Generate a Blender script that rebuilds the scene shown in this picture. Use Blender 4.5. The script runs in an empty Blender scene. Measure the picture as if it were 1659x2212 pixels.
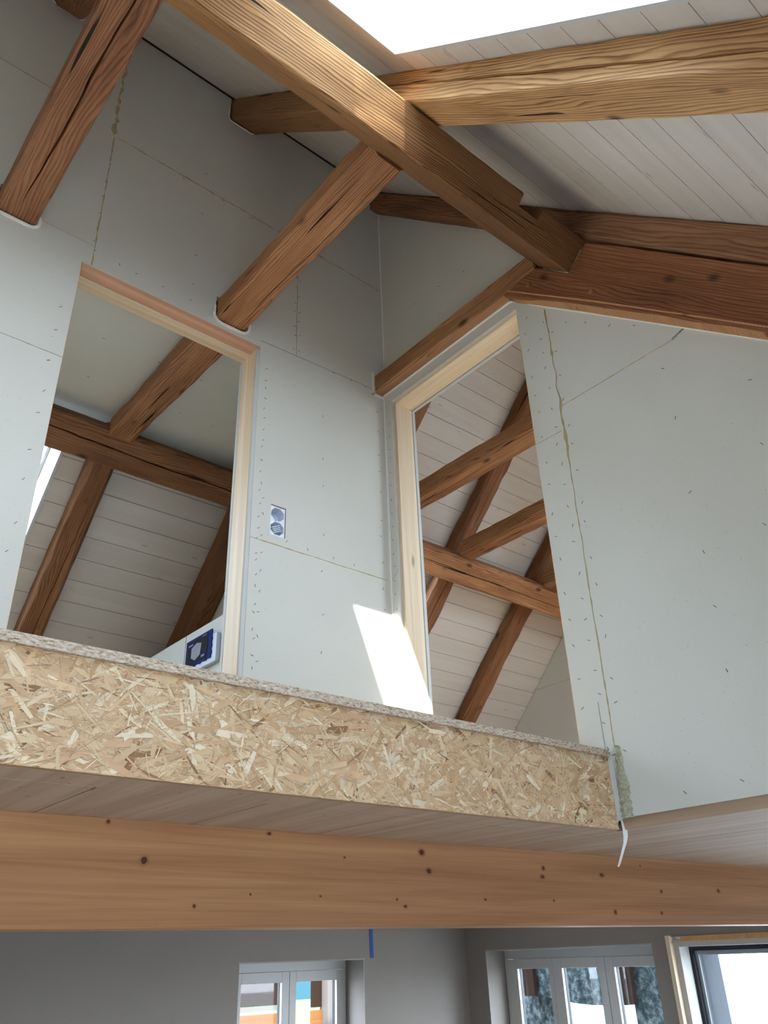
import bpy, bmesh, math, random
from mathutils import Vector, Matrix, noise

# ------------------------------------------------------------------ camera, light, exposure
ZC = 2.05                       # camera height above the lower floor; geometry below is given relative to camera height
scene = bpy.context.scene
COL = scene.collection
R3 = Vector((0.7649, -0.6433, -0.0320)); U3 = Vector((-0.2898, -0.3890, 0.8745)); F3 = Vector((0.5745, 0.6596, 0.4844))
F3.normalize(); R3 = (R3 - F3 * R3.dot(F3)).normalized(); U3 = R3.cross(F3)
cam_d = bpy.data.cameras.new('camera')
cam = bpy.data.objects.new('camera', cam_d); COL.objects.link(cam)
cm = Matrix((R3, U3, -F3)).transposed().to_4x4(); cm.translation = Vector((0, 0, ZC))
cam.matrix_world = cm
cam_d.sensor_fit = 'HORIZONTAL'; cam_d.sensor_width = 36.0; cam_d.lens = 1742.3 / 1659 * 36.0
cam_d.clip_start = 0.02; cam_d.clip_end = 500
scene.camera = cam

SKY_STRENGTH = 8.5
SUN_STRENGTH = 12.0
scene.view_settings.view_transform = 'Standard'; scene.view_settings.look = 'None'
scene.view_settings.gamma = 1.0; scene.view_settings.use_curve_mapping = False
scene.view_settings.exposure = 1.44

w = bpy.data.worlds.new('sky'); scene.world = w; w.use_nodes = True
nt = w.node_tree; nt.nodes.clear()
out = nt.nodes.new('ShaderNodeOutputWorld'); bg = nt.nodes.new('ShaderNodeBackground')
geo = nt.nodes.new('ShaderNodeTexCoord'); sep = nt.nodes.new('ShaderNodeSeparateXYZ')
rmp = nt.nodes.new('ShaderNodeValToRGB')
nt.links.new(geo.outputs['Generated'], sep.inputs[0]); nt.links.new(sep.outputs['Z'], rmp.inputs[0])
rmp.color_ramp.elements[0].position = 0.0; rmp.color_ramp.elements[0].color = (0.80, 0.90, 1.0, 1)
rmp.color_ramp.elements[1].position = 0.9; rmp.color_ramp.elements[1].color = (0.60, 0.80, 1.0, 1)
nt.links.new(rmp.outputs[0], bg.inputs[0]); bg.inputs[1].default_value = SKY_STRENGTH
nt.links.new(bg.outputs[0], out.inputs[0])

sun_d = bpy.data.lights.new('sun', 'SUN'); sun = bpy.data.objects.new('sun', sun_d); COL.objects.link(sun)
sun_d.energy = SUN_STRENGTH; sun_d.angle = math.radians(0.7); sun_d.color = (1.0, 0.96, 0.88)
SUN_DIR = Vector((0.772, 1.0, -0.886)).normalized()
sun.rotation_euler = SUN_DIR.to_track_quat('-Z', 'Y').to_euler(); sun.location = (-6, -8, 12)

cy = scene.cycles
cy.use_denoising = True
cy.max_bounces = 10; cy.diffuse_bounces = 7; cy.transparent_max_bounces = 12; cy.sample_clamp_indirect = 8.0

def portal(c, xdir, ydir, sx, sy):
    """daylight portal in a modelled window opening, emitting along -Z = inwards"""
    d = bpy.data.lights.new('daylight', 'AREA'); d.shape = 'RECTANGLE'; d.size = sx; d.size_y = sy
    d.cycles.is_portal = True
    o = bpy.data.objects.new('daylight', d); COL.objects.link(o)
    x = Vector(xdir).normalized(); y = Vector(ydir).normalized(); z = x.cross(y)
    m = Matrix((x, y, z)).transposed().to_4x4(); m.translation = Vector(c) + Vector((0, 0, ZC)); o.matrix_world = m

# roof frame: ridge along X at Y=2.735; slope coordinate u runs down from the ridge, v is normal (outwards, up)
RZ = 4.398; RYN = 2.73; RYF = 2.74; CS, SN = 0.6914, 0.7225
def PN(x, u, v=0): return Vector((x, RYN - u * CS - v * SN, RZ - u * SN + v * CS))
def PF(x, u, v=0): return Vector((x, RYF + u * CS + v * SN, RZ - u * SN + v * CS))
SKY_N = [(0.73, 1.23, 2.145, 3.54), (3.50, 4.18, 2.0, 3.65), (4.50, 5.15, 2.0, 3.65), (-2.45, -1.35, 1.9, 3.75)]  # only the first is in view; the others are added for daylight
SKY_F = [(0.56, 1.215, 2.20, 3.75), (3.52, 4.195, 2.20, 3.75), (-0.62, 0.16, 2.20, 3.75), (-2.15, -1.35, 2.20, 3.75)]  # the third is unseen, added to brighten the left room
for P, L, s in ((PN, SKY_N, 1), (PF, SKY_F, -1)):
    for a, b, u0, u1 in L:
        c = P((a + b) / 2, (u0 + u1) / 2, 0.27)
        ud = (P(0, 1) - P(0, 0))
        n = (P(0, 0, 1) - P(0, 0, 0))
        # x cross y must be the outward normal (lamp emits along -z = inwards)
        xd = Vector((1, 0, 0)); yd = n.cross(xd)
        portal(c, xd, yd, b - a - 0.06, u1 - u0 - 0.06)

# ------------------------------------------------------------------ materials
def mat(name, base=(0.5, 0.5, 0.5), rough=0.7, spec=0.3, metal=0.0):
    m = bpy.data.materials.new(name); m.use_nodes = True
    b = m.node_tree.nodes['Principled BSDF']
    b.inputs['Base Color'].default_value = (*base, 1); b.inputs['Roughness'].default_value = rough
    b.inputs['Specular IOR Level'].default_value = spec; b.inputs['Metallic'].default_value = metal
    return m
class NT:
    def __init__(s, m): s.t = m.node_tree; s.b = s.t.nodes['Principled BSDF']
    def n(s, ty, **k):
        x = s.t.nodes.new('ShaderNode' + ty)
        for a, v in k.items():
            if a.startswith('_'): setattr(x, a[1:], v)
        return x
    def l(s, a, b): s.t.links.new(a, b)
    def coord(s, kind='Object', scale=(1, 1, 1), rot=(0, 0, 0), loc=(0, 0, 0)):
        tc = s.n('TexCoord'); mp = s.n('Mapping'); s.l(tc.outputs[kind], mp.inputs[0])
        mp.inputs['Scale'].default_value = scale; mp.inputs['Rotation'].default_value = rot; mp.inputs['Location'].default_value = loc
        return mp.outputs[0]
    def noise(s, vec, scale=1, detail=4, rough=0.5, dist=0.0):
        x = s.n('TexNoise'); s.l(vec, x.inputs['Vector']); x.inputs['Scale'].default_value = scale
        x.inputs['Detail'].default_value = detail; x.inputs['Roughness'].default_value = rough
        x.inputs['Distortion'].default_value = dist
        return x.outputs['Fac']
    def ramp(s, fac, stops, interp='LINEAR'):
        x = s.n('ValToRGB'); s.l(fac, x.inputs[0]); r = x.color_ramp; r.interpolation = interp
        while len(r.elements) < len(stops): r.elements.new(0.5)
        for e, (p, c) in zip(r.elements, stops):
            e.position = p; e.color = (*c, 1) if len(c) == 3 else c
        return x.outputs[0]
    def mix(s, fac, a, b, mode='MIX'):
        x = s.n('Mix'); x.data_type = 'RGBA'; x.blend_type = mode
        if isinstance(fac, (int, float)): x.inputs[0].default_value = fac
        else: s.l(fac, x.inputs[0])
        for i, v in ((6, a), (7, b)):
            if isinstance(v, tuple): x.inputs[i].default_value = (*v, 1)
            else: s.l(v, x.inputs[i])
        return x.outputs[2]
    def math(s, op, a, b=0.0):
        x = s.n('Math'); x.operation = op
        for i, v in ((0, a), (1, b)):
            if isinstance(v, (int, float)): x.inputs[i].default_value = v
            else: s.l(v, x.inputs[i])
        return x.outputs[0]
    def bump(s, h, strength=0.3, dist=0.01):
        x = s.n('Bump'); s.l(h, x.inputs['Height']); x.inputs['Strength'].default_value = strength
        x.inputs['Distance'].default_value = dist; s.l(x.outputs[0], s.b.inputs['Normal'])
    def rgb(s, c): s.l(c, s.b.inputs['Base Color'])
def grey3(v): return (v, v, v)

def old_wood(name, dark, mid, light, contrast=1.0, bumps=0.5, seed=0, pith=(0.16, 0.20), dark_run=None):
    """hewn softwood; local X is the grain. stain = (x0, x1): darker stretch along the length"""
    m = mat(name, rough=0.66, spec=0.22); t = NT(m)
    base = t.coord('Object')
    sp = t.n('SeparateXYZ'); t.l(base, sp.inputs[0])
    y = t.math('ADD', sp.outputs['Y'], pith[0]); z = t.math('ADD', sp.outputs['Z'], pith[1])
    rad = t.math('SQRT', t.math('ADD', t.math('MULTIPLY', y, y), t.math('MULTIPLY', z, z)))
    n1 = t.noise(t.coord('Object', (0.9, 6.5, 6.5), loc=(seed * 5.1, seed, 0)), 1.0, 2, 0.45)
    n2 = t.noise(t.coord('Object', (5.0, 26, 26), loc=(seed * 2.1, 0, seed)), 1.0, 2, 0.5)
    ph = t.math('ADD', t.math('MULTIPLY', rad, 1 / 0.0085), t.math('ADD', t.math('MULTIPLY', n1, 13.0), t.math('MULTIPLY', n2, 1.5)))
    fr = t.math('FRACT', ph)
    ring = t.ramp(fr, [(0.0, grey3(0.30)), (0.12, grey3(0.85)), (0.55, grey3(0.80)), (0.84, grey3(0.25)), (1.0, grey3(0.0))])
    fine = t.noise(t.coord('Object', (4.0, 170, 170)), 1.0, 3, 0.6)
    big = t.noise(t.coord('Object', (1.3, 7, 7), loc=(seed, 0, seed)), 1.0, 4, 0.6)
    f = t.math('ADD', t.math('MULTIPLY', t.math('SUBTRACT', ring, 0.6), 0.42 * contrast), t.math('MULTIPLY', t.math('SUBTRACT', fine, 0.5), 0.55))
    f = t.math('ADD', t.math('ADD', f, 0.47), t.math('MULTIPLY', t.math('SUBTRACT', big, 0.5), 0.85))
    col = t.ramp(f, [(0.05, dark), (0.45, mid), (0.85, light)])
    vo = t.n('TexVoronoi'); t.l(t.coord('Object', (4.5, 9, 9), loc=(seed * 2.3, 0.4, 0.1)), vo.inputs['Vector']); vo.inputs['Scale'].default_value = 1.0
    pick = t.math('GREATER_THAN', t.n_sep(vo.outputs['Color']), 0.55)
    k = t.math('MULTIPLY', t.ramp(vo.outputs['Distance'], [(0.07, grey3(1)), (0.20, grey3(0))]), pick)
    col = t.mix(t.math('MULTIPLY', k, 0.85), col, tuple(c * 0.35 for c in dark))
    ck = t.noise(t.coord('Object', (1.5, 42, 42), loc=(0, seed, 0)), 1.0, 2, 0.4)
    ckr = t.ramp(ck, [(0.265, grey3(1)), (0.295, grey3(0))])
    col = t.mix(ckr, col, tuple(c * 0.2 for c in dark))
    if dark_run:  # colour turns darker over this stretch and stays so
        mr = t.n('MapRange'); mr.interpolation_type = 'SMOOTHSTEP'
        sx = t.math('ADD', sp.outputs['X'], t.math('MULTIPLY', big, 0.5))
        t.l(sx, mr.inputs['Value']); mr.inputs['From Min'].default_value = dark_run[0] + 0.25; mr.inputs['From Max'].default_value = dark_run[1] + 0.25
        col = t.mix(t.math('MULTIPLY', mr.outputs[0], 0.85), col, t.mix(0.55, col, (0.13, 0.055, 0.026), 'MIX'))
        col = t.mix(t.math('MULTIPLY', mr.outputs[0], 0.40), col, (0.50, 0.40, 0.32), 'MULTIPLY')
    t.rgb(col)
    h = t.math('SUBTRACT', t.math('ADD', t.math('MULTIPLY', ring, 0.6), t.math('MULTIPLY', fine, 0.5)), t.math('MULTIPLY', ckr, 1.5))
    t.bump(h, bumps, 0.003)
    return m
M = {}
def _nsep(s, c):
    x = s.n('SeparateColor'); s.l(c, x.inputs[0]); return x.outputs[0]
NT.n_sep = _nsep
M['beam_b'] = old_wood('old_spruce_red', (0.065, 0.026, 0.013), (0.205, 0.092, 0.046), (0.37, 0.195, 0.102), 0.8, 0.35, 2)
M['beam_c'] = old_wood('old_spruce_brown', (0.08, 0.031, 0.013), (0.275, 0.122, 0.053), (0.50, 0.265, 0.125), 0.95, 0.5, 3)
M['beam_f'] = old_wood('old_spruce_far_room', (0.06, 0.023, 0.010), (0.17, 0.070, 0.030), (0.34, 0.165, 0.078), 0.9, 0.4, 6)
M['beam_strut'] = old_wood('old_spruce_strut', (0.065, 0.023, 0.010), (0.215, 0.083, 0.036), (0.36, 0.165, 0.078), 0.8, 0.3, 8)
M['beam_gold'] = old_wood('old_spruce_golden', (0.085, 0.032, 0.011), (0.275, 0.135, 0.050), (0.46, 0.27, 0.120), 1.3, 0.8, 4, dark_run=(4.0, 4.8))
M['beam_gold2'] = old_wood('old_spruce_golden_rafter', (0.14, 0.058, 0.020), (0.47, 0.255, 0.105), (0.70, 0.45, 0.22), 1.0, 0.6, 5, dark_run=(2.65, 3.0))
def fresh_wood(name, dark, light, knots=0.9, kscale=(2.0, 6.5, 6.5), rough=0.55, axis=0, grain=1.0, seed=0):
    """straight-grained planed softwood; axis = direction of the grain"""
    m = mat(name, rough=rough, spec=0.3); t = NT(m)
    def sc(a, b):
        s = [b, b, b]; s[axis] = a; return tuple(s)
    a = t.noise(t.coord('Object', sc(0.7, 22 * grain), loc=(seed, seed, seed)), 1.0, 4, 0.55, 0.6)
    b = t.noise(t.coord('Object', sc(3.0, 160)), 1.0, 2, 0.5)
    f = t.math('ADD', t.math('MULTIPLY', a, 0.8), t.math('MULTIPLY', b, 0.25))
    col = t.ramp(f, [(0.3, dark), (0.72, light)])
    vo = t.n('TexVoronoi'); t.l(t.coord('Object', sc(kscale[0], kscale[1]), loc=(seed * 1.7, 0.3, 0.2)), vo.inputs['Vector']); vo.inputs['Scale'].default_value = 1.0
    k = t.ramp(vo.outputs['Distance'], [(0.045, grey3(1)), (0.10, grey3(0))])
    kk = t.math('MULTIPLY', k, knots)
    col = t.mix(kk, col, (dark[0] * 0.30, dark[1] * 0.22, dark[2] * 0.2))
    t.rgb(col); t.bump(b, 0.08, 0.002)
    return m
M['glulam'] = fresh_wood('glulam_spruce', (0.29, 0.125, 0.053), (0.50, 0.265, 0.125), 0.0, (1.9, 8.5, 8.5), 0.5, 0, 1.0, 1)
M['pale_wood'] = fresh_wood('pale_old_spruce', (0.27, 0.125, 0.06), (0.45, 0.25, 0.13), 0.5, axis=1)
M['knot'] = mat('dark_knot', (0.085, 0.030, 0.013), 0.5); M['knot_halo'] = fresh_wood('knot_halo', (0.27, 0.115, 0.048), (0.36, 0.175, 0.078), 0, axis=0)
M['knot_soffit'] = mat('soffit_knot', (0.20, 0.105, 0.06), 0.5)
M['stud'] = fresh_wood('planed_spruce_pale', (0.56, 0.42, 0.27), (0.74, 0.62, 0.45), 0.6, (2.0, 7, 7), 0.6, 2, 1.3, 2)
M['stud_x'] = fresh_wood('planed_spruce_pale_x', (0.50, 0.38, 0.25), (0.72, 0.59, 0.42), 0.6, (3.0, 9, 9), 0.6, 0, 1.3, 3)
M['stud_y'] = fresh_wood('planed_spruce_pale_y', (0.60, 0.47, 0.31), (0.78, 0.66, 0.48), 0.5, (2.0, 9, 9), 0.6, 1, 1.3, 4)
M['stud_red'] = fresh_wood('planed_spruce_reddish', (0.48, 0.25, 0.15), (0.58, 0.36, 0.25), 0.5, (2.0, 9, 9), 0.6, 0, 1.3, 5)
M['soffit'] = fresh_wood('soffit_boards', (0.30, 0.195, 0.13), (0.45, 0.325, 0.235), 0.3, (3.0, 12, 12), 0.65, 1, 0.8, 6)
M['soffit'].node_tree.nodes['Principled BSDF'].inputs['Specular IOR Level'].default_value = 0.12
M['plank'] = fresh_wood('white_washed_boards', (0.52, 0.475, 0.43), (0.60, 0.56, 0.52), 0.35, (3.2, 11, 11), 0.6, 0, 0.5, 7)
M['orange_timber'] = fresh_wood('orange_timber', (0.50, 0.25, 0.10), (0.62, 0.36, 0.17), 0.5, (2.0, 9, 9), 0.6, 0, 1.3, 8)

def plaster(name, c):
    m = mat(name, c, 0.85, 0.2); t = NT(m)
    a = t.noise(t.coord('Object'), 2.2, 4, 0.6)
    b = t.noise(t.coord('Object'), 240, 2, 0.5)
    s = t.noise(t.coord('Object'), 95, 1, 0.5)
    col = t.mix(a, tuple(x * 0.94 for x in c), tuple(min(1, x * 1.05) for x in c))
    col = t.mix(t.ramp(s, [(0.245, grey3(0.35)), (0.275, grey3(0))]), col, tuple(x * 0.45 for x in c))
    t.rgb(col); t.bump(b, 0.10, 0.001)
    return m
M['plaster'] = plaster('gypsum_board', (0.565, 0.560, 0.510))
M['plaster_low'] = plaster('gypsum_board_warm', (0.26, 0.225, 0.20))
M['plaster_edge'] = mat('cut_board_edge', (0.50, 0.515, 0.51), 0.9)
M['bead_grey'] = mat('corner_bead_grey', (0.36, 0.33, 0.30), 0.8)
M['white_trim'] = mat('white_cutout_edge', (0.78, 0.78, 0.74), 0.7)
M['seam'] = mat('joint_adhesive', (0.42, 0.34, 0.18), 0.8)
M['joint'] = mat('open_board_joint', (0.20, 0.19, 0.17), 0.9)
M['staple'] = mat('steel_staple', (0.06, 0.06, 0.062), 0.6, 0.3, 0.0)
M['dark'] = mat('dark_gap', (0.02, 0.017, 0.015), 0.9)
M['white_paint'] = mat('white_painted_lining', (0.50, 0.51, 0.51), 0.6)
M['white_frame'] = mat('white_window_frame', (0.46, 0.445, 0.42), 0.4, 0.5)
M['grey_metal'] = mat('grey_aluminium', (0.35, 0.37, 0.39), 0.4, 0.5, 0.6)
M['gasket'] = mat('black_gasket', (0.015, 0.017, 0.022), 0.5)
M['plastic'] = mat('white_plastic', (0.72, 0.76, 0.84), 0.35, 0.5)
M['blue_tape'] = mat('blue_tape', (0.010, 0.075, 0.30), 0.5)
M['screw'] = mat('screw', (0.6, 0.62, 0.65), 0.3, 0.5, 1.0)
M['paper'] = mat('white_paper_tape', (0.80, 0.81, 0.80), 0.7)
M['roof_out'] = mat('roof_insulation', (0.25, 0.23, 0.2), 0.9)
M['concrete'] = mat('screed_floor', (0.42, 0.40, 0.37), 0.8)
t = NT(M['concrete']); t.rgb(t.ramp(t.noise(t.coord('Object'), 3, 6, 0.6), [(0.3, (0.17, 0.155, 0.14)), (0.7, (0.24, 0.225, 0.205))]))

# chipboard cut edge: speckled
M['chip_edge'] = mat('chipboard_cut_edge', (0.5, 0.42, 0.33), 0.9, 0.1); t = NT(M['chip_edge'])
c1 = t.noise(t.coord('Object', (90, 90, 260)), 1.0, 3, 0.7)
t.rgb(t.ramp(c1, [(0.30, (0.10, 0.055, 0.03)), (0.42, (0.44, 0.33, 0.24)), (0.6, (0.62, 0.52, 0.42)), (0.75, (0.74, 0.68, 0.6))]))
t.bump(c1, 0.5, 0.002)
# OSB: colour per strand
M['osb'] = mat('osb_strands', (0.6, 0.42, 0.25), 0.55, 0.3); t = NT(M['osb'])
at = t.n('Attribute'); at.attribute_name = 'strand'; g = t.noise(t.coord('Object', (30, 30, 30)), 1.0, 3, 0.6)
t.l(t.mix(t.math('MULTIPLY', g, 0.55), at.outputs['Color'], (0.60, 0.58, 0.56), 'MULTIPLY'), t.b.inputs['Base Color'])
M['osb_core'] = mat('osb_core', (0.40, 0.25, 0.13), 0.7)
# insulation wool tuft
M['wool'] = mat('mineral_wool', (0.50, 0.46, 0.28), 0.95, 0.1); t = NT(M['wool'])
q = t.noise(t.coord('Object', (1, 1, 1)), 160, 4, 0.7)
t.rgb(t.ramp(q, [(0.3, (0.30, 0.29, 0.20)), (0.7, (0.62, 0.60, 0.44))])); t.bump(q, 1.0, 0.006)
# glass without caustics: clear with a weak reflection
def glass_mat(name, tint=(0.96, 0.98, 1.0), refl=0.02):
    m = bpy.data.materials.new(name); m.use_nodes = True; nt = m.node_tree; nt.nodes.clear()
    o = nt.nodes.new('ShaderNodeOutputMaterial'); mx = nt.nodes.new('ShaderNodeMixShader')
    tr = nt.nodes.new('ShaderNodeBsdfTransparent'); gl = nt.nodes.new('ShaderNodeBsdfGlossy')
    tr.inputs[0].default_value = (*tint, 1); gl.inputs['Roughness'].default_value = 0.02
    mx.inputs[0].default_value = refl
    nt.links.new(tr.outputs[0], mx.inputs[1]); nt.links.new(gl.outputs[0], mx.inputs[2]); nt.links.new(mx.outputs[0], o.inputs[0])
    return m
M['glass'] = glass_mat('window_glass')
# outdoors
M['grass'] = mat('meadow', (0.055, 0.105, 0.035), 0.95)
M['terrace'] = mat('pale_terrace', (0.30, 0.29, 0.28), 0.9)
M['forest'] = mat('forest_hill', (0.012, 0.027, 0.031), 0.95)
M['stone'] = mat('rough_stone', (0.2, 0.22, 0.22), 0.9); t = NT(M['stone'])
q = t.noise(t.coord('Object'), 14, 6, 0.75); q2 = t.noise(t.coord('Object'), 3, 3, 0.6)
t.rgb(t.ramp(q, [(0.34, (0.006, 0.008, 0.009)), (0.5, (0.024, 0.030, 0.030)), (0.66, (0.075, 0.088, 0.085))])); t.bump(q, 1.0, 0.03)
M['dark_board'] = mat('dark_brown_board', (0.012, 0.007, 0.005), 0.9)
M['grey_post'] = mat('weathered_post', (0.07, 0.06, 0.055), 0.9)
M['barn_orange'] = fresh_wood('barn_boards', (0.07, 0.028, 0.010), (0.11, 0.05, 0.018), 0.5)
M['pack_blue'] = mat('blue_packaging', (0.012, 0.018, 0.12), 0.8, 0.1)
M['pack_dark'] = mat('dark_packaging_print', (0.014, 0.012, 0.018), 0.8, 0.1)
M['pack_grey'] = mat('grey_printed_shape', (0.26, 0.26, 0.31), 0.8, 0.1)
M['pack_light'] = mat('pale_print', (0.10, 0.12, 0.42), 0.5)

for _k in ('grass', 'terrace', 'forest', 'stone', 'dark_board', 'grey_post', 'barn_orange'):
    M[_k].node_tree.nodes['Principled BSDF'].inputs['Specular IOR Level'].default_value = 0.0
# ------------------------------------------------------------------ mesh helpers
def W(o):
    m = Matrix.Identity(4)
    while o is not None:
        m = o.matrix_basis @ m; o = o.parent
    return m
def tag(o, label=None, cat=None, group=None, kind=None):
    if label: o['label'] = label
    if cat: o['category'] = cat
    if group: o['group'] = group
    if kind: o['kind'] = kind
    return o
def empty(name, loc, **k):
    o = bpy.data.objects.new(name, None); COL.objects.link(o); o.location = Vector(loc) + Vector((0, 0, ZC))
    o.empty_display_size = 0.1
    return tag(o, **k)
class MB:
    """collects verts/faces (camera-relative heights) with a material slot per face"""
    def __init__(s): s.v = []; s.f = []; s.m = []
    def add(s, vs, fs, mi=0):
        b = len(s.v); s.v += [Vector(v) for v in vs]; s.f += [tuple(b + i for i in f) for f in fs]; s.m += [mi] * len(fs); return s
    def hexa(s, p, mi=0):        # 8 points: bottom loop 0-3, top loop 4-7
        return s.add(p, [(3, 2, 1, 0), (4, 5, 6, 7), (0, 1, 5, 4), (1, 2, 6, 5), (2, 3, 7, 6), (3, 0, 4, 7)], mi)
    def box(s, x0, x1, y0, y1, z0, z1, mi=0):
        return s.hexa([(x0, y0, z0), (x1, y0, z0), (x1, y1, z0), (x0, y1, z0), (x0, y0, z1), (x1, y0, z1), (x1, y1, z1), (x0, y1, z1)], mi)
    def fbox(s, P, x0, x1, u0, u1, v0, v1, mi=0):
        return s.hexa([P(x0, u0, v0), P(x1, u0, v0), P(x1, u1, v0), P(x0, u1, v0), P(x0, u0, v1), P(x1, u0, v1), P(x1, u1, v1), P(x0, u1, v1)], mi)
    def prism_x(s, poly, x0, x1, mi=0):   # poly of (y,z)
        n = len(poly)
        return s.add([(x0, y, z) for y, z in poly] + [(x1, y, z) for y, z in poly],
                     [tuple(range(n))[::-1], tuple(range(n, 2 * n))] + [(i, (i + 1) % n, n + (i + 1) % n, n + i) for i in range(n)], mi)
    def prism_y(s, poly, y0, y1, mi=0):   # poly of (x,z)
        n = len(poly)
        return s.add([(x, y0, z) for x, z in poly] + [(x, y1, z) for x, z in poly],
                     [tuple(range(n)), tuple(range(n, 2 * n))[::-1]] + [((i + 1) % n, i, n + i, n + (i + 1) % n) for i in range(n)], mi)
    def grid(s, mp, xs, ys, holes, t0, t1, mi=0):
        """slab over cells of xs*ys without the holes; mp(x,y,t)"""
        def hole(i, j):
            if i < 0 or j < 0 or i >= len(xs) - 1 or j >= len(ys) - 1: return True
            cx = (xs[i] + xs[i + 1]) / 2; cy_ = (ys[j] + ys[j + 1]) / 2
            return any(a < cx < b and c < cy_ < d for a, b, c, d in holes)
        idx = {}
        def vi(i, j, k):
            if (i, j, k) not in idx:
                idx[(i, j, k)] = len(s.v); s.v.append(Vector(mp(xs[i], ys[j], t1 if k else t0)))
            return idx[(i, j, k)]
        def q(*a): s.f.append(a); s.m.append(mi)
        for i in range(len(xs) - 1):
            for j in range(len(ys) - 1):
                if hole(i, j): continue
                q(vi(i, j, 0), vi(i, j + 1, 0), vi(i + 1, j + 1, 0), vi(i + 1, j, 0))
                q(vi(i, j, 1), vi(i + 1, j, 1), vi(i + 1, j + 1, 1), vi(i, j + 1, 1))
                if hole(i - 1, j): q(vi(i, j, 0), vi(i, j, 1), vi(i, j + 1, 1), vi(i, j + 1, 0))
                if hole(i + 1, j): q(vi(i + 1, j, 0), vi(i + 1, j + 1, 0), vi(i + 1, j + 1, 1), vi(i + 1, j, 1))
                if hole(i, j - 1): q(vi(i, j, 0), vi(i + 1, j, 0), vi(i + 1, j, 1), vi(i, j, 1))
                if hole(i, j + 1): q(vi(i, j + 1, 0), vi(i, j + 1, 1), vi(i + 1, j + 1, 1), vi(i + 1, j + 1, 0))
        return s
    def build(s, name, mats, parent=None, bevel=0, smooth=False, **k):
        if not isinstance(mats, (list, tuple)): mats = [mats]
        lo = Vector([min(v[i] for v in s.v) for i in range(3)]); hi = Vector([max(v[i] for v in s.v) for i in range(3)])
        org = Vector(((lo.x + hi.x) / 2, (lo.y + hi.y) / 2, lo.z))
        me = bpy.data.meshes.new(name); me.from_pydata([v - org for v in s.v], [], s.f); 
        for m in mats: me.materials.append(m)
        for p, mi in zip(me.polygons, s.m): p.material_index = mi; p.use_smooth = smooth
        bm = bmesh.new(); bm.from_mesh(me); bmesh.ops.recalc_face_normals(bm, faces=bm.faces); bm.to_mesh(me); bm.free()
        o = bpy.data.objects.new(name, me); COL.objects.link(o); o.location = org + Vector((0, 0, ZC))
        if parent is not None:
            o.parent = parent; o.matrix_parent_inverse = W(parent).inverted()
        if bevel:
            b = o.modifiers.new('bevel', 'BEVEL'); b.width = bevel; b.segments = 2; b.limit_method = 'ANGLE'
        return tag(o, **k)
_W0 = W
def W(o):
    m = Matrix.Identity(4)
    while o is not None:
        m = o.matrix_parent_inverse @ o.matrix_basis @ m if o.parent else o.matrix_basis @ m
        o = o.parent
    return m

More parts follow.
